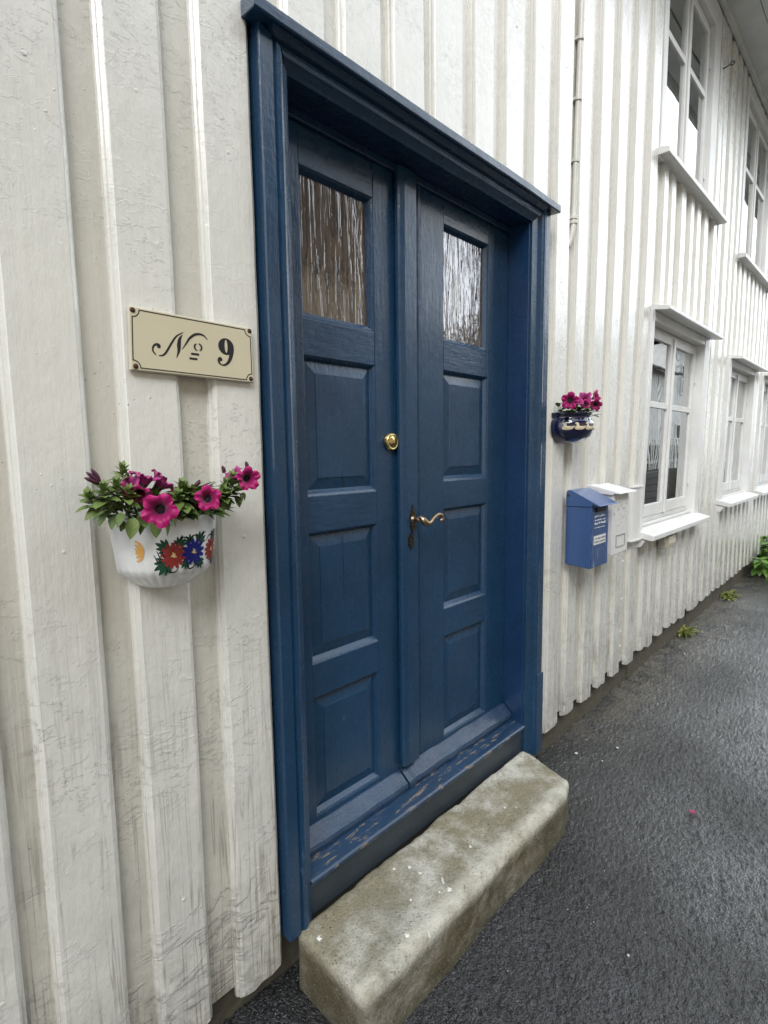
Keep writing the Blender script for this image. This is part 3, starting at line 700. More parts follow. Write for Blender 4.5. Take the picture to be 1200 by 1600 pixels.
# lock
lk = MB(); lc = Vector((1.322, YF, 1.535)); lk.lathe([(.0300, 0), (.0302, .006), (.0285, .013), (.0262, .0165), (.0225, .0175), (.0222, .0160), (.0195, .0160), (.0192, .0172), (.004, .0172), (.0008, .0172)], lc, (0, -1, 0), 40)
lko = lk.build('door_lock', BRASS, lfL, smooth=False, bevel=0)
for p in lko.data.polygons: p.use_smooth = len(p.vertices) == 4
kh = MB(); kh.lathe([(.0028, .0), (.0028, .0185), (.0005, .0186)], lc + Vector((.0, 0, -.007)), (0, -1, 0), 12); kh.box(lc.x - .001, lc.x + .001, lc.y - .0185, lc.y, lc.z - .015, lc.z - .007); kh.build('keyhole', BLACK, lfL)
# handle: ornate escutcheon, lever and key rosette
hc = Vector((1.404, YF - .0275, 1.268))
es = MB()
def orn(mb, c, hh, ww, seed):
    n = 40; pts = []
    for i in range(n):
        t = 2 * math.pi * i / n; rr = 1 + .14 * math.cos(6 * t) + .08 * math.cos(10 * t + seed)
        pts.append((c.x + math.sin(t) * ww * rr * (.75 + .25 * abs(math.sin(t))), c.z + math.cos(t) * hh * rr))
    poly_plate(mb, pts, c.y - .004, c.y)
    for i in range(10):
        t = 2 * math.pi * i / 10 + seed; mb.lathe([(.0001, .004), (.0032, .0055), (.0022, .0085), (.0001, .0095)], (c.x + math.sin(t) * ww * .62, c.y, c.z + math.cos(t) * hh * .72), (0, -1, 0), 8)
orn(es, hc + Vector((0, 0, -.004)), .046, .0135, 0.3); orn(es, hc + Vector((-.010, 0, -.076)), .026, .0145, 1.1)
es.build('escutcheon', DARKBRASS, lfR)
lv = MB(); h = hc
lv.lathe([(.0135, 0), (.0135, .006), (.0085, .009), (.0082, .022), (.0105, .025), (.0105, .028), (.0085, .031), (.0085, .038)], h, (0, -1, 0), 20)
path = smooth_line([(h.x - .002, h.y - .036, h.z + .010), (h.x + .001, h.y - .048, h.z + .001), (h.x + .014, h.y - .053, h.z - .012), (h.x + .036, h.y - .052, h.z - .010), (h.x + .060, h.y - .050, h.z + .004), (h.x + .084, h.y - .049, h.z + .012), (h.x + .102, h.y - .049, h.z + .007), (h.x + .107, h.y - .050, h.z - .005), (h.x + .099, h.y - .050, h.z - .010)], 5)
n = len(path); lv.tube(path, [.0085 + .004 * math.exp(-((i / n - .2) / .12) ** 2) - .0028 * (i / n) for i in range(n)], 14)
lv.lathe([(.0005, -.006), (.006, -.004), (.0075, 0), (.006, .004), (.0005, .006)], path[-1], (0, -1, 0), 14)
hn = lv.build('door_handle', OLDBRASS, lfR, smooth=True)

# ------------------------------------------------------------------ doorstep stone
sb = MB()
def stone():
    x0, x1, y0, y1, z0, z1 = .80, 2.045, -.292, -.004, -.06, .172
    cx, cy, cz = (x0 + x1) / 2, (y0 + y1) / 2, (z0 + z1) / 2; hx, hy, hz = (x1 - x0) / 2, (y1 - y0) / 2, (z1 - z0) / 2; r = .024
    nx_, ny_, nz_ = 110, 30, 24; vs = {}; lst = []; fs = []
    def P(i, j, k):
        key = (i, j, k)
        if key in vs: return vs[key]
        p = Vector((-hx + 2 * hx * i / nx_, -hy + 2 * hy * j / ny_, -hz + 2 * hz * k / nz_))
        rr = Vector((r * 1.5, r, r)); core = Vector((max(-hx + r, min(hx - r, p.x)), max(-hy + r, min(hy - r, p.y)), max(-hz + r, min(hz - r, p.z))))
        d = p - core
        if d.length > 1e-6: p = core + d.normalized() * r
        # skewed right end, sagging front, hewn unevenness
        q = p + Vector((cx, cy, cz))
        t = (q.x - x0) / (x1 - x0)
        if t > .86: q.y = y1 + (q.y - y1) * (1 - .10 * (t - .86) / .14)
        if q.x > x1 - .16 and q.y < y1 - .05: q.x -= .085 * ((y1 - .05 - q.y) / .24) * ((q.x - (x1 - .16)) / .16)
        q.z += .010 * t * (q.z > 0) + (-.006 * ((y1 - q.y) / .29))
        nr = (p / 1).normalized()
        a = ngrid(q * 5) * .010 + ngrid(q * 14) * .006 + ngrid(q * 34) * .0036 - max(0, ngrid(q * 22 + Vector((3, 3, 3))) - .25) * .018
        q += Vector((nr.x * .4, nr.y, nr.z)) * a
        if q.y > -.006 and q.z > .10: q.y = min(q.y, -.004)
        vs[key] = len(lst); lst.append(q); return vs[key]
    for i in range(nx_):
        for j in range(ny_):
            for k in (0, nz_): fs.append((P(i, j, k), P(i + 1, j, k), P(i + 1, j + 1, k), P(i, j + 1, k)))
        for k in range(nz_):
            for j in (0, ny_): fs.append((P(i, j, k), P(i + 1, j, k), P(i + 1, j, k + 1), P(i, j, k + 1)))
    for j in range(ny_):
        for k in range(nz_):
            for i in (0, nx_): fs.append((P(i, j, k), P(i, j + 1, k), P(i, j + 1, k + 1), P(i, j, k + 1)))
    sb.add(lst, fs)
stone()
st = sb.build('doorstep', STONE, smooth=True); tag(st, 'long worn pale stone step with mossy brown stains below the blue door', 'doorstep')
sp = MB()
def splat(cx, cy, z, r, seed, el=1.0, ang=0):
    n = 14; pts = []
    for i in range(n):
        t = 2 * math.pi * i / n; rr = .8 * r * (1 + 1.1 * ngrid((math.cos(t) * 2, math.sin(t) * 2, seed))); a = math.cos(t) * rr * el; b = math.sin(t) * rr
        pts.append((cx + a * math.cos(ang) - b * math.sin(ang), cy + a * math.sin(ang) + b * math.cos(ang)))
    sp.add([(cx, cy, z + .003)] + [(a, b, z) for a, b in pts], [(0, i + 1, (i + 1) % n + 1) for i in range(n)])
for k, (a, b, r, el) in enumerate([(.83, -.075, .008, 1.5), (1.005, -.245, .008, 1.1), (1.21, -.235, .009, 1.3), (1.222, -.20, .0035, 5), (1.18, -.22, .005, 1), (1.10, -.175, .004, 1.8), (1.195, -.13, .006, 1.5), (1.19, -.09, .006, 1.2), (1.15, -.06, .007, 1.3), (1.40, -.18, .006, 1.4), (1.65, -.16, .0045, 1.4), (1.68, -.19, .0045, 1), (1.05, -.285, .003, 5)]):
    dg = 0
    splat(a, b, .1735 + .008 * ((a - .8) / 1.25) - .006 * (-b / .29), r, k, el, .9)
sp.build('white_splatter', Mt('dried white droppings', .7, (.72, .72, .68, 1)).m, st)

# ------------------------------------------------------------------ house number sign
SY = -.012; sg = thing('house_number_sign', 'cream enamel plate reading No 9 in black beside the blue door', 'sign', (.59, 0, 1.734))
pb = MB(); poly_plate(pb, [(.4488, 1.7985), (.7316, 1.7964), (.7316, 1.6702), (.4455, 1.6724)], SY, -.002); pb.build('enamel_plate', SIGNEDGE, sg, bevel=.0015)
pb = MB(); poly_plate(pb, [(.4508, 1.7963), (.7298, 1.7945), (.7298, 1.6722), (.4478, 1.6746)], SY - .0009, SY - .0002); pb.build('sign_face', SIGNM, sg)
yb = SY - .0012
def strip(mb, pts, wd, y=yb, closed=False, n=1):
    L_ = [Vector(p) for p in pts]; m = len(L_); rng = range(m if closed else m - 1)
    for i in rng:
        a, b = L_[i], L_[(i + 1) % m]; t = (b - a).normalized(); nr = Vector((-t[1], t[0])) * wd; e = t * wd * .6
        q = [a - e + nr, b + e + nr, b + e - nr, a - e - nr]; mb.add([(p[0], y - .00003 * (i % 3), p[1]) for p in q], [(0, 1, 2, 3)])
bd = MB()
cs = [((.4488, 1.798), (1, -1)), ((.7314, 1.7959), (-1, -1)), ((.7315, 1.6704), (-1, 1)), ((.4455, 1.6729), (1, 1))]
bpts = []
for (cx, cz), (sx, sz) in cs:
    m_ = .0052; R_ = .0145; c0 = (cx + sx * m_, cz + sz * m_)
    arc = [(c0[0] + sx * R_ * math.cos(a), c0[1] + sz * R_ * math.sin(a)) for a in [math.pi / 2 * i / 7 for i in range(8)]]
    if (sx, sz) in ((1, -1), (-1, 1)): arc = arc[::-1]
    bpts.append(arc)
flat = bpts[0] + bpts[1] + bpts[2] + bpts[3]
strip(bd, flat, .0011, closed=True); bd.build('border_line', BLACK, sg, fixn=False)
lt = MB()
NS = [0]
def stroke(pts, wid):
    NS[0] += 1; ys = yb - .00006 * NS[0]; l, r = ribbon(pts, wid); m = len(l); o = [(p[0], ys, p[1]) for p in l] + [(p[0], ys, p[1]) for p in r]
    lt.add(o, [(i, i + 1, m + i + 1, m + i) for i in range(m - 1)])
stroke([(.5045, 1.7225), (.505, 1.728), (.4994, 1.7295), (.4935, 1.7245), (.4922, 1.7155), (.4981, 1.7079)], lambda f: .0012 + .0022 * math.exp(-((f - .12) / .22) ** 2) + .0008 * math.sin(f * math.pi))
stroke([(.5037, 1.7074), (.5118, 1.7085), (.5197, 1.7155), (.5336, 1.7376), (.5447, 1.7524), (.5600, 1.7625)], lambda f: .0006 + .0016 * math.sin(f * math.pi) ** .7)
stroke([(.5578, 1.7570), (.5515, 1.7474), (.5489, 1.7347), (.5478, 1.7224), (.5424, 1.7070)], lambda f: .0007 + .0036 * math.sin(f * math.pi) ** 1.2)
stroke([(.5557, 1.7265), (.5649, 1.7393), (.5735, 1.7516), (.5848, 1.7606), (.5959, 1.7639), (.6068, 1.7625), (.6160, 1.7548)], lambda f: .0006 + .0021 * math.sin(f * math.pi))
for a0, a1 in ((115, 255), (-65, 80)):
    pts = [(.5925 + .0082 * math.cos(R(a)), 1.7355 + .0078 * math.sin(R(a))) for a in [a0 + (a1 - a0) * i / 5 for i in range(6)]]
    stroke(pts, lambda f: .0011 + .0009 * math.sin(f * math.pi))
for (a, b, c_, d_) in ((.5755, .5945, 1.7172, 1.7220), (.5712, .5898, 1.7070, 1.7116)): lt.add([(a, yb, c_), (b, yb, c_), (b, yb, d_), (a, yb, d_)], [(0, 1, 2, 3)])
# the figure 9: bowl, stem and tail
def ring9(out, inn):
    m = len(out); o = [(p[0], yb, p[1]) for p in out] + [(p[0], yb, p[1]) for p in inn]
    lt.add(o, [(i, (i + 1) % m, m + (i + 1) % m, m + i) for i in range(m)])
n = 36; out = []; inn = []
for i in range(n):
    t = 2 * math.pi * i / n; 
    out.append((.6610 + .0198 * math.cos(t) * (1 if math.cos(t) > 0 else .98), 1.7455 + .0185 * math.sin(t)))
    inn.append((.6612 + .0036 * math.cos(t), 1.7462 + .0145 * math.sin(t)))
ring9(out, inn)
stroke([(.6735, 1.7480), (.6750, 1.7400), (.6722, 1.7250), (.6660, 1.7120), (.6570, 1.7045), (.6490, 1.7032)], lambda f: .0055 * (1 - f) ** .9 + .0010)
stroke([(.6500, 1.7032), (.6435, 1.7060), (.6410, 1.7120), (.6436, 1.7165), (.6475, 1.7150)], lambda f: .0011 + .0040 * f ** 1.2 * (1 if f < .9 else .7))
stroke([(.6420, 1.7130), (.6442, 1.7150), (.6468, 1.7150), (.6488, 1.7125)], lambda f: .0034 * math.sin(f * math.pi) ** .6 + .0006)
lt.build('lettering', BLACK, sg, fixn=False)
for (a, b) in ((.4560, 1.7910), (.7247, 1.7897), (.7236, 1.6787), (.4554, 1.6804)):
    rs = MB(); rs.lathe([(.0058, 0.0004), (.0054, .0012), (.0040, .0020), (.0036, .0032), (.0008, .0034)], (a, SY, b), (0, -1, 0), 16); rs.build('screw', RUST, sg, smooth=True)

# ------------------------------------------------------------------ wall pots and petunias
def half_pot(name, label, cx, hw, dep, prof, mat, seg=48, flute=None, y_back=-.001):
    # prof: (scale, z) outer from bottom to rim then inner down
    t = thing(name, label, 'flower pot', (cx, 0, prof[0][1]))
    mb = MB(); vs = []
    for (s, z, inner) in prof:
        for j in range(seg + 1):
            a = math.pi * j / seg; fl = 1.0
            if flute and z < flute and not inner: fl = 1 + .024 * math.cos(a * 30)
            vs.append((cx + math.cos(a) * hw * s * fl, y_back - math.sin(a) ** .9 * dep * s * fl if math.sin(a) > 0 else y_back, z))
    k = seg + 1; n = len(prof)
    fs = [(i * k + j, i * k + j + 1, (i + 1) * k + j + 1, (i + 1) * k + j) for i in range(n - 1) for j in range(seg)]
    fs += [tuple(range(seg + 1))]
    mb.add(vs, fs); zs = [p[1] for p in prof if not p[2]]
    # flat back
    pf = [(s, z) for s, z, i in prof if not i]; bk = [(cx + hw * s, y_back, z) for s, z in pf] + [(cx - hw * s, y_back, z) for s, z in reversed(pf)]
    mb.add(bk, [tuple(range(len(bk)))])
    pot = mb.build('pot_body', mat, t, smooth=True)
    return t, pot
PZ0, PZ1 = 1.226, 1.376
lp = [(.50, PZ0, 0), (.535, PZ0 + .003, 0), (.66, PZ0 + .014, 0), (.79, PZ0 + .027, 0), (.87, PZ0 + .038, 0), (.90, PZ0 + .046, 0), (.925, PZ0 + .07, 0), (.96, PZ0 + .105, 0), (.99, PZ1 - .010, 0), (1.02, PZ1 - .004, 0), (1.025, PZ1, 0), (1.0, PZ1 + .002, 1), (.965, PZ1 - .004, 1), (.93, PZ1 - .03, 1), (.9, PZ1 - .05, 1)]
PCX, PHW, PDP = .495, .110, .118
potL, potLb = half_pot('wall_pot', 'white glazed half round wall pot painted with red and blue flowers, under the number plate', PCX, PHW, PDP, lp, CER, flute=PZ0 + .039)
def potpt(a, z, off=.0012):     # a: arc angle 0..pi (pi = left), z height
    s = .90 + (.99 - .90) * (z - (PZ0 + .046)) / (PZ1 - .010 - PZ0 - .046)
    s = max(.84, min(1.0, s)); nx_, ny_ = math.cos(a), math.sin(a)
    return (PCX + nx_ * (PHW * s + off), -.001 - ny_ ** .9 * (PDP * s + off) if ny_ > 0 else -.001, z)
def ang_of(x): return math.acos(max(-1, min(1, (x - PCX) / (PHW * .95))))
ARC = .112
dec = {}
def dshape(key, pts, c, off):    # fan polygon in arc/z metres about centre (a0,z0)
    mb = dec.setdefault(key, MB()); a0, z0 = c
    vs = [potpt(a0 - p[0] / ARC, z0 + p[1], off) for p in pts]; cxm = sum(p[0] for p in pts) / len(pts); czm = sum(p[1] for p in pts) / len(pts)
    vs.append(potpt(a0 - cxm / ARC, z0 + czm, off + .0002)); n = len(pts)
    mb.add(vs, [(i, (i + 1) % n, n) for i in range(n)])
def dstroke(key, pts, wid, c, off=.0012):
    mb = dec.setdefault(key, MB()); a0, z0 = c; l, r = ribbon(pts, wid, 5); m = len(l)
    vs = [potpt(a0 - p[0] / ARC, z0 + p[1], off) for p in l] + [potpt(a0 - p[0] / ARC, z0 + p[1], off) for p in r]
    mb.add(vs, [(i, i + 1, m + i + 1, m + i) for i in range(m - 1)])
def daisy(key, c, r, n=12, off=.0016):
    for i in range(n):
        t = 2 * math.pi * i / n + .15; q = []
        for s in range(9):
            f = s / 8; rr = r * (.12 + .88 * f); w_ = r * .175 * math.sin(min(f * 1.15, 1) * math.pi * .62 + .35)
            q.append((rr, w_))
        pts = [(math.cos(t) * a - math.sin(t) * b, math.sin(t) * a + math.cos(t) * b) for a, b in q] + [(math.cos(t) * a + math.sin(t) * b, math.sin(t) * a - math.cos(t) * b) for a, b in reversed(q)]
        dshape(key, pts, c, off + .0002 * (i % 2))
    for i in range(7):
        t = i * 2.4; rr = r * .22 * math.sqrt(i / 7); pts = [(math.cos(t) * rr + .0016 * math.cos(k), math.sin(t) * rr + .0016 * math.sin(k)) for k in range(0, 6)]
        dshape('yellow', pts, c, off + .0008)
def aw(x, yo): return math.atan2(max(.001, -yo) / PDP, (x - PCX) / PHW)
cB = (aw(.510, -.11), 1.303); cR = (aw(.468, -.11), 1.300); cR2 = (aw(.560, -.09), 1.300)
daisy('red', cR, .0270, 13, .0011); daisy('red', cR2, .0250, 13, .0011); daisy('blue', cB, .0275, 12, .0020)
def leafset(c, ang, n=5, L_=.015):
    for i in range(n):
        t = ang + (i - (n - 1) / 2) * .42; ll = L_ * 1.55 * (1 - .12 * abs(i - (n - 1) / 2)); x0, z0 = math.cos(t), math.sin(t)
        pts = []
        for s in range(7):
            f = s / 6; w_ = ll * .18 * math.sin(f * math.pi * .85 + .25); pts.append((ll * (.15 + f), w_))
        P2 = [(x0 * a - z0 * b, z0 * a + x0 * b) for a, b in pts] + [(x0 * a + z0 * b, z0 * a - x0 * b) for a, b in reversed(pts)]
        dshape('green', P2, c, .0008)
sh = lambda c, dx, dz: (c[0] - dx / ARC, c[1] + dz)
leafset(sh(cR, -.012, -.012), math.pi + .7, 6, .020); leafset(sh(cR, -.010, .014), math.pi - .5, 5, .016); leafset(sh(cR, .012, .016), 1.3, 5, .014); leafset(sh(cB, -.016, -.014), -2.0, 4, .013)
leafset(sh(cB, .014, -.016), -1.2, 5, .014); leafset(sh(cB, .012, .016), 1.0, 5, .016); leafset(sh(cR2, .004, .016), .9, 5, .018); leafset(sh(cR2, .008, -.014), -.9, 5, .016); leafset(sh(cB, -.006, .018), 2.0, 4, .012)
for (c, pts) in ((sh(cB, -.02, .024), [(-.02, -.004), (-.008, .008), (.006, .006), (.008, -.004), (.0, -.006)]), (sh(cB, .002, .026), [(-.018, -.006), (-.004, .007), (.010, .006), (.012, -.006)]), (sh(cB, .022, .028), [(-.014, -.008), (.0, .004), (.012, .010)]),
                 (sh(cR, -.028, -.002), [(.012, -.008), (-.004, -.009), (-.012, .006)]), (sh(cR, -.026, .004), [(.012, -.009), (.0, -.009), (-.008, .008)]), (sh(cR, -.022, .007), [(.012, -.007), (.003, -.008), (-.003, .007)]),
                 (sh(cR, -.006, -.028), [(-.012, .008), (-.006, -.005), (.008, -.006), (.016, .003)]), (sh(cB, -.008, -.027), [(-.008, .006), (-.006, -.006), (.006, -.006), (.012, .003)]), (sh(cB, .016, -.026), [(-.014, .008), (-.004, -.005), (.008, -.004), (.010, .006)]), (sh(cR2, .006, -.024), [(-.008, .006), (-.002, -.006), (.008, -.002)]), (sh(cR2, -.010, .026), [(-.012, -.004), (.0, .006), (.012, .002)])):
    dstroke('black', pts, lambda f: .0006 + .0007 * math.sin(f * math.pi), tuple(c))
co = (aw(.398, -.055) - .17, 1.312)
for rr, sw in ((.021, .0036), (.0130, .0032), (.0055, .0028)):
    dstroke('orange', [(rr * math.cos(a) * .8 - .006, rr * math.sin(a)) for a in [-1.45 + 2.9 * i / 7 for i in range(8)]], lambda f, s_=sw: s_ * (.5 + .5 * math.sin(f * math.pi)), co)
for key, m_ in (('red', P_RED), ('blue', P_BLUE), ('yellow', P_YEL), ('green', P_GREEN), ('black', P_BLACK), ('orange', P_ORANGE)):
    o = dec[key].build('painted_decoration', m_, potLb, fixn=False); o['label'] = key + ' brushwork on the white pot'
def soil(cx, hw, dep, z, par):
    mb = MB(); n = 24; vs = [(cx, -dep * .4, z + .012)] + [(cx + math.cos(math.pi * i / n) * hw, -.002 - math.sin(math.pi * i / n) * dep, z) for i in range(n + 1)]
    mb.add(vs, [(0, i + 1, i + 2) for i in range(n)] + [(0, n + 1, 1)]); mb.build('soil', SOIL, par, smooth=True)
soil(PCX, PHW * .95, PDP * .95, PZ1 - .018, potL)
# cobalt pot with geese
BCX, BHW, BDP = 2.39, .128, .132
bp = [(.40, 1.530, 0), (.52, 1.532, 0), (.70, 1.541, 0), (.88, 1.560, 0), (.97, 1.582, 0), (1.0, 1.604, 0), (.975, 1.624, 0), (.915, 1.638, 0), (.875, 1.645, 0), (.90, 1.652, 0), (.955, 1.660, 0), (.965, 1.664, 0), (.93, 1.667, 1), (.87, 1.660, 1), (.85, 1.645, 1), (.85, 1.63, 1)]
potR, potRb = half_pot('wall_pot', 'glossy dark blue wall pot with a band of cream geese, right of the door', BCX, BHW, BDP, bp, COB)
gs = MB()
gp_ = [(-.030, -.002), (-.026, -.010), (-.012, -.013), (.006, -.013), (.020, -.009), (.030, .000), (.034, .008), (.022, .005), (.006, .005), (-.006, .005), (-.010, .011), (-.009, .019), (-.014, .024), (-.021, .023), (-.029, .019), (-.021, .016), (-.019, .009), (-.024, .004)]
def goose(u, sc=1.0):
    pts = [(x * sc, z * sc) for x, z in gp_]; n = len(pts)
    def P(x, z, off): 
        zz = 1.600 + z; s = 1.0 - abs(zz - 1.604) / .02 * .02; a = u - x / .13
        return (BCX + math.cos(a) * (BHW * s + off), -.001 - math.sin(a) ** .9 * (BDP * s + off), zz)
    vs = [P(x, z, .003) for x, z in pts] + [P(x, z, -.002) for x, z in pts] + [P(-.002, -.004, .0055)]
    gs.add(vs, [(i, (i + 1) % n, 2 * n) for i in range(n)] + [(i, (i + 1) % n, n + (i + 1) % n, n + i) for i in range(n)])
for uu in (2.60, 2.17, 1.74, 1.31, .88, .45): goose(uu, .90)
gs.build('geese_band', CREAM, potRb)
soil(BCX, BHW * .86, BDP * .86, 1.640, potR)

# ---- plants
def leafgeo(mb, base, d, up, ln, wd, mi=0, shade=.5, cup=.25, droop=.3):
    d = Vector(d).normalized(); up = Vector(up); s = d.cross(up)
    if s.length < 1e-3: s = d.orthogonal()
    s.normalize(); n_ = s.cross(d).normalized(); B = Vector(base); vs = []; N = 6
    for i in range(N + 1):
        f = i / N; w_ = wd * math.sin(math.pi * min(1, f ** .85)) ** .8 if 0 < i < N else wd * .05
        c = B + d * ln * f - n_ * (droop * ln * f * f); 
        vs += [c + s * w_ + n_ * (cup * w_), c, c - s * w_ + n_ * (cup * w_)]
    fs = []
    for i in range(N):
        a = 3 * i; fs += [(a, a + 1, a + 4, a + 3), (a + 1, a + 2, a + 5, a + 4)]
    mb.add(vs, fs, mi, {'shade': [min(1, max(0, shade + .12 * ((k % 3) == 1)))] * 0 + [min(1, max(0, shade + (.15 if k % 3 == 1 else 0))) for k in range(len(vs))]})
def flower(name, par, c, d, r, mat=None, seed=0, cup=.35, tube_len=.03, label=None):
    rn = random.Random(seed); d = Vector(d).normalized(); a = d.orthogonal().normalized(); rot = rn.uniform(0, 6.28); b = d.cross(a)
    a, b = a * math.cos(rot) + b * math.sin(rot), b * math.cos(rot) - a * math.sin(rot); c = Vector(c); mb = MB(); NA, NR = 60, 11; vs = []; rad = []; ven = []
    for i in range(NR + 1):
        f = i / NR
        for j in range(NA):
            t = 2 * math.pi * j / NA; lob = .5 + .5 * math.cos(5 * t)
            edge = 1 + (.24 * (lob ** .45) - .19) * f ** 2 * 1.2 + .025 * math.sin(17 * t + seed) * f ** 3
            rr = r * (.09 + .91 * f ** .85) * edge
            h = -tube_len * (1 - f) ** 3.5 + cup * r * .30 * f - r * .26 * max(0, f - .5) ** 2 * 4 * cup + .10 * r * math.sin(10 * t + rn.random() * .3 + seed) * f ** 2 + .06 * r * math.sin(23 * t + seed * 2) * f ** 3
            h += -.10 * r * (math.cos(5 * t + math.pi) * .5 + .5) ** 3 * f
            vs.append(c + d * h + (a * math.cos(t) + b * math.sin(t)) * rr); rad.append(f); ven.append(max(0, math.cos(5 * t) ** 9) * (1 - f * .6) + (.3 if (j % 4 == 0 and f > .3) else 0))
    fs = [(i * NA + j, i * NA + (j + 1) % NA, (i + 1) * NA + (j + 1) % NA, (i + 1) * NA + j) for i in range(NR) for j in range(NA)]
    mb.add(vs, fs, 0, {'rad': rad, 'vein': ven})
    o = mb.build(name, mat or PETAL, par, smooth=True, fixn=False)
    tb = MB(); tb.tube([c - d * tube_len * .6, c - d * (tube_len + .006), c - d * (tube_len + .014)], [r * .20, r * .10, r * .07], 10, 1)
    for k in range(5):
        t = k * 1.257; dd = (a * math.cos(t) + b * math.sin(t)); leafgeo(tb, c - d * (tube_len + .010), (d * 1.0 + dd * .55), dd, .020, .0028, 0, .5)
    tb.build('calyx', [LEAF, PETALB], o)
    return o
def rosette(mb, c, d, n, ln, seed, shade=.6, spread=1.0):
    rn = random.Random(seed); d = Vector(d).normalized(); a = d.orthogonal().normalized(); b = d.cross(a)
    for i in range(n):
        t = i * 2.4; f = i / n; out = a * math.cos(t) + b * math.sin(t); dd = d * (1.1 - f * 1.0 * spread) + out * (.25 + f * .9)
        l = ln * (.45 + .6 * f) * rn.uniform(.85, 1.15)
        leafgeo(mb, Vector(c) - d * .006 * f * n * .3, dd, d, l, l * rn.uniform(.26, .36), 0, shade * rn.uniform(.6, 1.3) * (1 - .3 * f), .25, .25)
def stem(mb, a, b, r=.0022):
    a, b = Vector(a), Vector(b); mid = (a + b) / 2 + Vector((0, -.01, .012)); pts = smooth_line([a, mid, b], 4); mb.tube(pts, r, 6, 1)
pl1 = thing('petunia', 'magenta petunias with green leaves spilling over the white painted wall pot', 'plant', (PCX, -.05, PZ1 - .02))
fo = MB(); rn = random.Random(3); cen = Vector((PCX, -.055, PZ1 - .015))
tips = [((.325, -.095, 1.432), (-.4, -.2, 1), 9), ((.345, -.11, 1.447), (-.1, -.2, 1), 10), ((.372, -.10, 1.452), (0, -.1, 1), 10), ((.355, -.085, 1.425), (-.5, -.4, .7), 9), ((.388, -.115, 1.438), (.1, -.5, 1), 9), ((.400, -.06, 1.478), (0, -.1, 1), 8),
        ((.497, -.10, 1.443), (.1, -.2, 1), 11), ((.505, -.10, 1.435), (.2, -.2, 1), 10), ((.478, -.12, 1.425), (-.2, -.5, 1), 9), ((.450, -.09, 1.43), (0, -.3, 1), 9), ((.535, -.07, 1.428), (.4, 0, 1), 8),
        ((.602, -.09, 1.440), (.1, -.1, 1), 11), ((.612, -.10, 1.455), (0, -.2, 1), 10), ((.592, -.10, 1.425), (-.1, -.5, .8), 9), ((.628, -.10, 1.430), (.5, -.2, .6), 9), ((.585, -.06, 1.41), (.3, -.2, .6), 8), ((.552, -.09, 1.40), (.2, -.5, .5), 8)]
for k, (p, d, n) in enumerate(tips):
    stem(fo, cen + Vector(((p[0] - PCX) * .55, -.01, -.005)), p); rosette(fo, p, d, n + 8, .031, k, 1.05)
for k in range(230):       # leaf cushion over the rim
    t = rn.uniform(0, math.pi); s = rn.uniform(.5, 1.0); x_ = PCX + math.cos(t) * PHW * s * 1.15; y_ = -.005 - math.sin(t) * PDP * s; z_ = PZ1 + rn.uniform(-.006, .056) * (1.25 - .5 * s)
    d = Vector((math.cos(t) * 1.0 + rn.uniform(-.5, .5), -math.sin(t) - rn.uniform(0, .5), rn.uniform(-.1, .9))); ln = rn.uniform(.022, .042)
    leafgeo(fo, (x_, y_, z_), d, (0, 0, 1), ln, ln * rn.uniform(.26, .36), 0, rn.uniform(.05, .8), .22, rn.uniform(.1, .5))
for (p, d, ln) in [((.345, -.09, 1.405), (-.75, -.2, -.25), .042), ((.352, -.10, 1.395), (-.7, -.2, -.5), .036), ((.365, -.10, 1.39), (-.6, -.4, -.7), .032), ((.392, -.118, 1.385), (-.1, -.35, -1), .048), ((.402, -.115, 1.39), (.2, -.35, -1), .046), ((.372, -.12, 1.395), (-.3, -.5, -.6), .04),
                   ((.430, -.128, 1.382), (-.1, -.25, -1), .050), ((.441, -.128, 1.382), (.35, -.25, -1), .046), ((.455, -.128, 1.385), (.3, -.3, -.9), .036), ((.520, -.12, 1.385), (.5, -.4, -.35), .040), ((.545, -.11, 1.388), (.7, -.3, -.1), .040), ((.49, -.125, 1.392), (.4, -.5, -.2), .042),
                   ((.600, -.09, 1.405), (.1, -.3, -1), .030), ((.622, -.09, 1.41), (.3, -.3, -1), .034), ((.632, -.09, 1.415), (.5, -.2, -.9), .034), ((.645, -.09, 1.432), (.8, -.1, -.3), .030), ((.585, -.10, 1.40), (-.1, -.4, -1), .032), ((.642, -.085, 1.415), (.4, -.2, -1), .028)]:
    ln *= rn.uniform(.7, .9); leafgeo(fo, p, Vector(d) + Vector((rn.uniform(-.25, .25), 0, rn.uniform(-.1, .25))), (rn.uniform(-.5, .5), -.6, .8), ln, ln * rn.uniform(.25, .34), 0, rn.uniform(.1, .8), .5, rn.uniform(.1, .6))
fo.build('foliage', [LEAF, TWIG], pl1, smooth=True, fixn=False)
def vtc(p): return (CAMPOS - Vector(p)).normalized()
fl = [((.418, -.172, 1.400), .032, .30, (-.15, 0, -.10)), ((.526, -.152, 1.414), .0255, .42, (.10, 0, .10)), ((.6375, -.125, 1.447), .026, .40, (.35, 0, -.05))]
for k, (p, r, cupv, o) in enumerate(fl): flower('flower', pl1, p, vtc(p) + Vector(o), r, seed=k + 2, cup=cupv)
for k, (p, d, r) in enumerate([((.430, -.09, 1.460), (.3, -.1, 1.0), .030), ((.468, -.085, 1.448), (.9, -.1, .75), .030), ((.398, -.085, 1.447), (-.6, -.3, .9), .027), ((.406, -.115, 1.425), (-.35, -.6, -.5), .024), ((.522, -.08, 1.408), (-.2, -.5, .3), .022), ((.621, -.085, 1.457), (-.7, .0, .8), .024)]):
    flower('flower', pl1, p, d, r, PETALB if k in (0, 1, 2, 5) else PETAL, 10 + k, .5, .034)
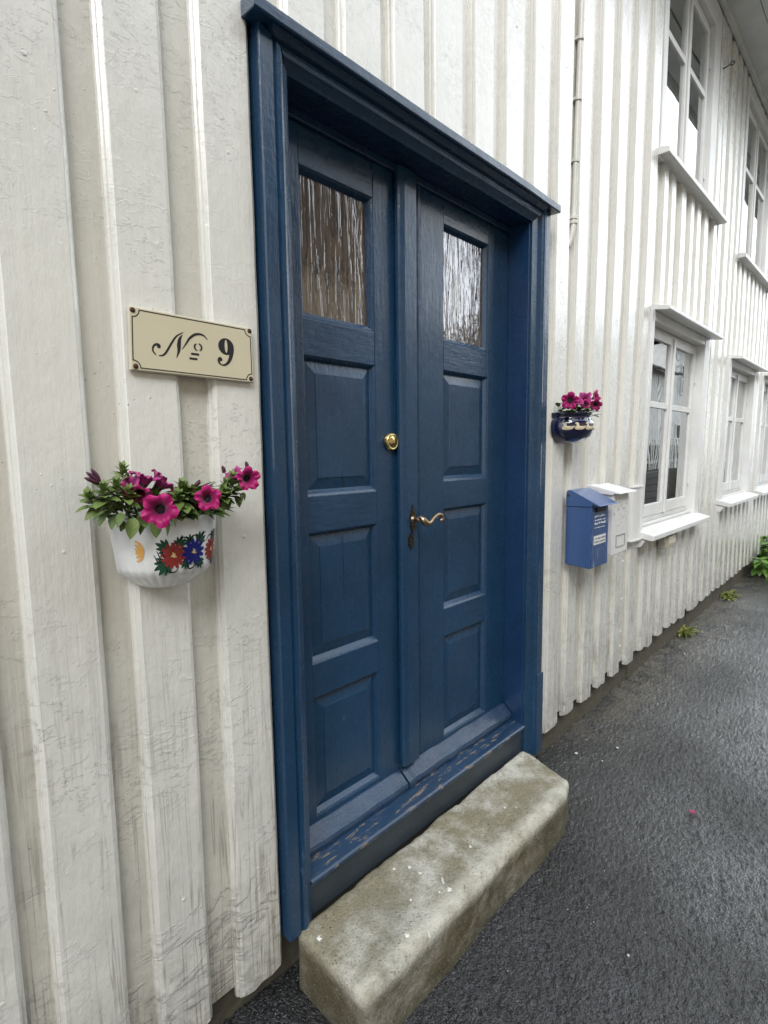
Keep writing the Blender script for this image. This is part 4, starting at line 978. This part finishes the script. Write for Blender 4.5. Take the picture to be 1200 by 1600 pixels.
for (p, q) in (((.340, -.1, 1.452), (.322, -.1, 1.472)), ((.343, -.1, 1.452), (.330, -.1, 1.478)), ((.342, -.1, 1.450), (.318, -.1, 1.462)), ((.655, -.09, 1.47), (.652, -.09, 1.484)), ((.598, -.09, 1.46), (.594, -.09, 1.476)), ((.540, -.07, 1.435), (.552, -.07, 1.447))): 
    bd = MB(); bd.tube(smooth_line([p, (Vector(p) + Vector(q)) / 2 + Vector((.002, 0, 0)), q], 3), [.003, .004, .0045, .0045, .004, .003, .001][:7], 7); bd.build('bud', BUD, pl1, smooth=True)

pl2 = thing('petunia', 'small magenta petunias growing in the dark blue goose pot right of the door', 'plant', (BCX, -.05, 1.645))
fo = MB(); rn = random.Random(8)
for k in range(110):
    t = rn.uniform(0, math.pi); s = rn.uniform(.2, 1.0); x_ = BCX + math.cos(t) * BHW * s * .95; y_ = -.01 - math.sin(t) * BDP * s * .95; z_ = 1.650 + rn.uniform(0, .050) * (1.25 - .5 * s)
    d = Vector((math.cos(t) + rn.uniform(-.6, .6), -math.sin(t) - rn.uniform(0, .5), rn.uniform(-.1, 1.0))); ln = rn.uniform(.026, .042)
    leafgeo(fo, (x_, y_, z_), d, (0, 0, 1), ln, ln * .34, 0, rn.uniform(.05, .9), .22, .3)
fo.build('foliage', [LEAF, TWIG], pl2, smooth=True, fixn=False)
for k, (p, r, o) in enumerate([((2.215, -.11, 1.708), .036, (0, 0, 0)), ((2.315, -.10, 1.712), .026, (.7, .2, .5)), ((2.375, -.10, 1.728), .036, (-.4, .3, .9)), ((2.465, -.12, 1.737), .034, (.9, -.2, .2)), ((2.43, -.13, 1.700), .028, (.2, 0, -.3)), ((2.345, -.12, 1.70), .022, (.2, 0, .2))]):
    flower('flower', pl2, p, vtc(p) + Vector(o), r, PETAL if k not in (1, 2) else PETALB, 30 + k, .4, .025)

# ------------------------------------------------------------------ letter boxes
mbx = thing('mailbox', 'blue metal letter box with pitched lid and scratched front, nearest the door', 'mailbox', (2.53, -.06, .945))
x0, x1, yf, z0, z1 = 2.432, 2.628, -.125, .945, 1.240
b = MB(); b.prism([(-.003, z0 + .012), (yf, z0), (yf, z1 - .002), (-.003, z1 - .006)], x0, x1, 'x'); bod = b.build('box_body', MBLUE, mbx, bevel=.003)
b = MB(); b.box(x0 + .004, x1 - .004, yf - .0035, yf - .0005, z0 + .004, z1 - .03); b.build('front_panel', MFRONT, mbx, bevel=.001)
b = MB(); lx0, lx1 = x0 - .004, x1 + .012
b.prism([(-.003, z1 - .004), (-.003, 1.300), (-.010, 1.312), (-.028, 1.312), (-.162, 1.246), (-.164, 1.241), (-.150, 1.243), (yf - .004, 1.252), (yf - .002, z1 - .002)], lx0, lx1, 'x'); b.build('lid', MBLUE, mbx, bevel=.0015)
b = MB(); b.box(x0 + .045, x1 - .045, yf - .0075, yf - .0038, z1 - .030, z1 - .010); b.build('lock_slot', BLACK, mbx, bevel=.004)
b = MB(); b.box(x0 + .026, x1 - .034, yf - .0048, yf - .0037, 1.056, 1.098); stk = b.build('name_sticker', MWHITE, mbx)
b = MB(); rn = random.Random(4)
for r0 in (1.084, 1.068):
    xx = x0 + .034
    while xx < x1 - .045:
        l_ = rn.uniform(.004, .011); b.box(xx, xx + l_, yf - .0054, yf - .0050, r0 - rn.uniform(.001, .005), r0 + rn.uniform(.001, .005)); xx += l_ + rn.uniform(.002, .005)
b.build('sticker_print', INK, stk)
b = MB()
for r0, hh in ((1.190, .010), (1.172, .006), (1.156, .010), (1.136, .004)):
    xx = x0 + .03
    while xx < x1 - .05:
        l_ = rn.uniform(.006, .02); b.box(xx, xx + l_, yf - .0045, yf - .0040, r0 - hh * rn.uniform(.2, .6), r0 + hh * rn.uniform(.2, .6)); xx += l_ + rn.uniform(.001, .008)
b.build('worn_sticker_remains', simple('torn sticker paper', (.6, .64, .68, 1), .7), mbx)
b = MB(); b.lathe([(.006, 0), (.006, .002), (.001, .003)], (lx0, -.014, 1.288), (-1, 0, 0), 12); b.build('lid_rivet', RUST, mbx)
mbw = thing('mailbox', 'white metal letter box with faded print, half behind the blue one', 'mailbox', (2.8, -.06, .975))
x0, x1, yf, z0, z1 = 2.690, 2.890, -.125, .972, 1.275
b = MB(); b.prism([(-.003, z0 + .03), (yf, z0), (yf, z1), (-.003, z1 + .01)], x0, x1, 'x'); b.build('box_body', MWHITE, mbw, bevel=.003)
b = MB(); b.box(x0 + .004, x1 - .004, yf - .003, yf - .0005, z0 + .004, z1 - .012); b.build('front_panel', MWF, mbw, bevel=.001)
b = MB(); b.prism([(-.003, z1 + .008), (-.003, 1.318), (-.012, 1.322), (-.158, 1.288), (-.160, 1.283), (-.150, 1.282), (yf - .004, 1.284), (yf - .002, z1 + .0015)], x0 - .012, x1 + .018, 'x'); b.build('lid', MWHITE, mbw, bevel=.0015)
b = MB(); strip_pts = [(x0 + .04, 1.01), (x1 - .045, 1.01), (x1 - .045, 1.068), (x0 + .04, 1.068)]
for (a, c, e, f) in ((x0 + .04, x1 - .045, 1.008, 1.012), (x0 + .04, x1 - .045, 1.066, 1.071), (x0 + .038, x0 + .043, 1.008, 1.071), (x1 - .049, x1 - .043, 1.012, 1.066)): b.box(a, c, yf - .0055, yf - .0032, e, f)
b.build('name_frame', simple('grey metal frame', (.3, .3, .31, 1), .4), mbw)

# ------------------------------------------------------------------ pipes, cable, vent, hook
cd_ = thing('conduit_pipe', 'thin painted conduit pipe clipped between two boards right of the door', 'pipe', (2.46, 0, 2.42))
b = MB(); px_ = 2.452; ry = .006
b.tube(smooth_line([(px_ + .055, ry, 4.6), (px_ + .03, ry, 3.5), (px_ + .008, ry, 2.8), (px_, ry, 2.56), (px_ - .004, ry, 2.50), (px_ - .012, ry + .006, 2.45), (px_ - .022, .020, 2.415)], 6), .0120, 14); b.build('pipe', PVC, cd_, smooth=True)
for zc, rr in ((3.30, .0165), (3.05, .0165), (2.79, .0165), (2.545, .0175), (2.525, .0175), (3.62, .0165)):
    b = MB(); xx = px_ + .055 * max(0, (zc - 2.56)) / 2.04 * 1.0 + (.002 if zc > 2.6 else 0); b.tube([(xx, ry, zc - .007), (xx, ry, zc + .007)], rr, 14); b.box(xx - .018, xx + .018, .004, T, zc - .006, zc + .006); b.build('pipe_clip', PVC, cd_, smooth=False)
dp = thing('pipe_cover', 'white flat sleeve with collar and lip, left of the nearest lower window sill', 'pipe cover', (3.33, 0, .96))
b = MB(); n = 14
def cov(x0, x1, d): return [(x0, .004)] + [((x0 + x1) / 2 - math.cos(math.pi * i / n) * (x1 - x0) / 2, -.004 - math.sin(math.pi * i / n) ** .6 * d) for i in range(n + 1)] + [(x1, .004)]
b.prism(cov(3.245, 3.425, .026), .97, 1.274, 'z', 8); b.build('cover', W_TRIM, dp, smooth=False)
b = MB(); b.prism(cov(3.240, 3.430, .030), 1.275, 1.283, 'z'); b.build('collar', W_TRIM, dp)
b = MB(); b.prism(cov(3.238, 3.434, .034), .957, .969, 'z'); b.build('end_lip', W_TRIM, dp, bevel=.002)
ca = thing('cable', 'thin white cable clipped down the wall below the white letter box', 'cable', (3.17, 0, .2))
b = MB(); b.tube([(3.205 + .006 * math.sin(i * 1.3), .014, .20 + .75 * i / 14) for i in range(15)], .0045, 8); b.build('cable_run', PVC, ca, smooth=True)
for zc in (.845, .62, .42, .33):
    b = MB(); b.lathe([(.010, 0), (.010, .006), (.006, .010), (.001, .011)], (3.205, .012, zc), (0, -1, 0), 12); b.build('cable_clip', MWHITE, ca, smooth=True)
vt = thing('wall_lamp', 'small cream box shaped fitting with a bent arm under the nearest window sill', 'wall fitting', (3.86, 0, .84))
b = MB(); b.prism([(-.001, .842), (-.066, .850), (-.074, .880), (-.070, .925), (-.001, .93)], 3.80, 3.94, 'x'); b.build('fitting_body', simple('cream plastic', (.56, .53, .43, 1), .4), vt, bevel=.006)
b = MB(); b.tube(smooth_line([(3.765, -.004, .935), (3.762, -.05, .93), (3.764, -.055, .90), (3.785, -.05, .88), (3.80, -.045, .885)], 5), .004, 8); b.build('arm', W_TRIM, vt, smooth=True)
hk = MB(); hx, hy, hz = 4.80, .0, 4.245
hk.tube([(hx, .01, hz), (hx - .0, -.05, hz + .012)], .0035, 8); hk.tube([(hx, -.060 - .012 * math.cos(t * .45), hz + .014 + .012 * math.sin(t * .45)) for t in range(15)], .0035, 8)
tag(hk.build('eye_hook', BLACK, smooth=True), 'black iron eye hook screwed high on the wall between the upper windows', 'hook')

# ------------------------------------------------------------------ plants at the foot of the wall
def tuft(name, label, c, n, ln, wd, seed, mat, hgt=.5, group=None, jitter=.05):
    mb = MB(); rn = random.Random(seed)
    for k in range(n):
        t = rn.uniform(math.pi, 2 * math.pi) if rn.random() < .85 else rn.uniform(0, math.pi); o = Vector((rn.uniform(-jitter, jitter), rn.uniform(-jitter * .6, jitter * .3), 0))
        d = Vector((math.cos(t), math.sin(t), rn.uniform(.1, hgt * 2))); l = ln * rn.uniform(.6, 1.2)
        leafgeo(mb, Vector(c) + o, d, (0, 0, 1), l, wd * rn.uniform(.7, 1.3), 0, rn.uniform(0, 1), .2, rn.uniform(.3, .9))
    return tag(mb.build(name, mat, smooth=True, fixn=False), label, 'plant', group)
tuft('weed_tuft', 'yellow green weed tuft at the wall foot, nearest the window sill', (4.60, .035, gz(4.6)), 85, .085, .008, 1, GRASSM, .6, jitter=.07)
tuft('weed_tuft', 'low fern like weed tuft farther along the wall foot, before the leafy shrub', (5.95, .03, gz(5.95)), 90, .11, .009, 2, GRASSM, .45, jitter=.12)
shb = thing('shrub', 'bushy bright green shrub growing against the far end of the white wall', 'shrub', (7.3, -.1, gz(7.3)))
mb = MB(); rn = random.Random(5)
sm = MB()
for k in range(34):
    a = Vector((7.32 + rn.uniform(-.25, .35), -.07 + rn.uniform(-.06, .04), gz(8))); tip = a + Vector((rn.uniform(-.62, .8), rn.uniform(-.34, .05), rn.uniform(.06, .36)))
    sm.tube(smooth_line([a, (a + tip) / 2 + Vector((0, 0, .07)), tip], 3), [.005, .004, .004, .003, .003, .003, .002][:7], 5)
    for j in range(15):
        f = rn.uniform(.25, 1.0); p = a.lerp(tip, f) + Vector((0, 0, .07 * math.sin(f * math.pi))); t = rn.uniform(0, 6.28)
        leafgeo(mb, p, (math.cos(t), math.sin(t) - .3, rn.uniform(-.3, .5)), (0, 0, 1), rn.uniform(.08, .15), rn.uniform(.026, .042), 0, rn.uniform(0, 1) ** 1.3, .2, rn.uniform(.2, .7))
mb.build('foliage', LEAF2, shb, smooth=True, fixn=False); sm.build('stem', TWIG, shb, smooth=True)
# litter on the asphalt
rn = random.Random(12)
def chip(name, mat, c, r, seed, **k):
    rn = random.Random(seed); n = 7; z = gz(c[0]) + .012; mb = MB(); pts = [(c[0] + math.cos(6.28 * i / n) * r * rn.uniform(.5, 1.2), c[1] + math.sin(6.28 * i / n) * r * rn.uniform(.5, 1.2)) for i in range(n)]
    mb.add([(a, b_, z) for a, b_ in pts] + [(a, b_, z + .003) for a, b_ in pts], [tuple(range(n))[::-1], tuple(range(n, 2 * n))] + [(i, (i + 1) % n, n + (i + 1) % n, n + i) for i in range(n)])
    return tag(mb.build(name, mat), **k)
CHIP = simple('pale grit', (.62, .62, .60, 1), .7)
FLK = [((2.42, -.09), .0085, 'broad white paint flake at the wall foot nearest the stone step'), ((2.60, -.22), .007, 'white paint flake on the asphalt below the blue letter box'), ((2.44, -.21), .0035, 'tiny white paint flake beside the larger ones near the stone step'),
       ((3.2, -.22), .004, 'small white paint flake below the white letter box'), ((4.1, -.12), .006, 'white paint flake close to the first weed tuft'), ((1.52, -.66), .004, 'lone white paint flake on the asphalt in front of the stone step')]
for k, (c_, r_k, lb) in enumerate(FLK): chip('paint_flake', CHIP, c_, r_k, k, label=lb, cat='paint flake', group='white paint flakes on the asphalt')
chip('fallen_petal', pm('wilted pink petal', (.35, .05, .12, 1), .6), (2.33, -.62), .013, 77, label='pink fallen petal on the wet asphalt beyond the stone step', cat='petal')

# ------------------------------------------------------------------ the other side of the lane (seen in the panes)
WH2 = simple('white clapboard across the lane', (.82, .82, .80, 1), .5, 20, .003)
BRN = simple('brown stained boards across the lane', (.085, .060, .042, 1), .7, 20, .003)
CRM = simple('warm cream render', (.62, .50, .34, 1), .6, 20, .003)
def far_house(label, x0, x1, y, zt, mat, lowmat=None, zl=0, ridge=1.2, windows=(), pitch_d=2.2, plank=.16):
    t = thing('house', label, 'house', ((x0 + x1) / 2, y - 2, 0)); m_ = MB()
    m_.box(x0, x1, y - 5, y, zl if lowmat else -.1, zt); xx = x0
    while xx < x1 - plank: m_.box(xx, xx + plank * .6, y + .0005, y + .022, (zl if lowmat else .1) + .01, zt - .02); xx += plank
    m_.build('wall', mat, t)
    if lowmat: q = MB(); q.box(x0 + .01, x1 - .01, y - 4.9, y - .02, -.1, zl - .001); q.build('lower_wall', lowmat, t)
    r = MB(); r.prism([(y + .38, zt - .12), (y + .38, zt - .06), (y - pitch_d, zt + ridge), (y - 5.2, zt + .0), (y - 5.2, zt - .06), (y - pitch_d, zt + ridge - .1)], x0 - .35, x1 + .35, 'x'); rr = r.build('roof', TILE, t)
    gu = MB(); gu.tube([(x0 - .3, y + .42, zt - .10), (x1 + .3, y + .42, zt - .10)], .06, 8); gu.build('gutter', TILE, rr)
    for (a, b_, c, d) in windows:
        wv = MB(); wv.box(a, b_, y + .03, y + .07, c, d); ww_ = wv.build('window', WH2, t); e = .07; nn2 = 2
        for i in range(2):
            for j in range(2):
                A = a + e + (b_ - a - e) / 2 * i; B = a + (b_ - a - e) / 2 * (i + 1); Cc = c + e + (d - c - e) / 2 * j; Dd = c + (d - c - e) / 2 * (j + 1)
                g2 = MB(); g2.box(A, B, y + .072, y + .076, Cc, Dd); g2.build('glass_pane', BLACK, ww_)
    return t
far_house('brown board house over cream lower wall, reflected in the left door pane', -9, 8.3, -6.2, 6.2, BRN, CRM, 4.55, ridge=2.6, windows=((1.0, 2.2, 4.4, 5.4),))
far_house('white clapboard house reflected in the right door pane', 8.6, 14.5, -6.4, 4.0, WH2, ridge=1.2, windows=((9.2, 10.2, 1.4, 2.7), (11.6, 12.6, 1.4, 2.7)))
far_house('white board house with dark tiled eave reflected above the picket fence', 16.0, 23.5, -5.5, 4.4, WH2, ridge=1.15, pitch_d=2.6)
far_house('tall white house farthest along the lane, reflected in the second lower window', 25.5, 42, -6.2, 6.0, WH2, windows=tuple((26.5 + 2.6 * i, 27.7 + 2.6 * i, z, z + 1.3) for i in range(6) for z in (1.3, 3.9)))
fn_ = thing('picket_fence', 'white picket fence reflected in the nearest lower window', 'fence', (15, -3.4, .9)); 
b = MB(); x = 9.5
while x < 22: b.prism([(x, -3.40), (x + .075, -3.40), (x + .075, -3.38), (x, -3.38)], .98, 1.80 + .02 * math.sin(x), 'z'); x += .19
b.box(9.4, 22, -3.43, -3.402, 1.15, 1.22); b.box(9.4, 22, -3.43, -3.402, 1.58, 1.65); b.build('picket', WH2, fn_)
hb = MB(); rn = random.Random(6)
for k in range(2600): leafgeo(hb, (rn.uniform(9.4, 22), rn.uniform(-3.75, -3.5), rn.uniform(.97, 1.72)), (rn.uniform(-1, 1), rn.uniform(-.2, 1), rn.uniform(-.3, 1)), (0, 0, 1), rn.uniform(.08, .14), .03, 0, rn.uniform(0, .6))
hb.box(9.4, 22, -3.8, -3.62, .97, 1.60); tag(hb.build('hedge', LEAF, fixn=False), 'dark clipped hedge behind the white picket fence in the window reflection', 'hedge')
rw = MB(); rw.box(9.2, 22.2, -3.9, -3.36, -.1, .97); tag(rw.build('garden_wall', FOUND), 'low dark garden wall carrying the picket fence, seen in the window reflection', 'wall')
WK = simple('dark woven rattan', (.03, .027, .025, 1), .6, 40, .01)
for k, (a, l_) in enumerate(((12.2, 2.4), (17.0, 2.6))):
    b = MB(); 
    for i in range(5): b.box(a, a + l_, -3.30 + .004 * (i % 2), -2.95, .2 + i * .155, .2 + i * .155 + .148)
    tag(b.build('planter_box', WK, bevel=.008), ['dark slatted planter box reflected low in the left light of the nearest window', 'dark slatted planter box reflected low in the right light of the nearest window'][k], 'planter')
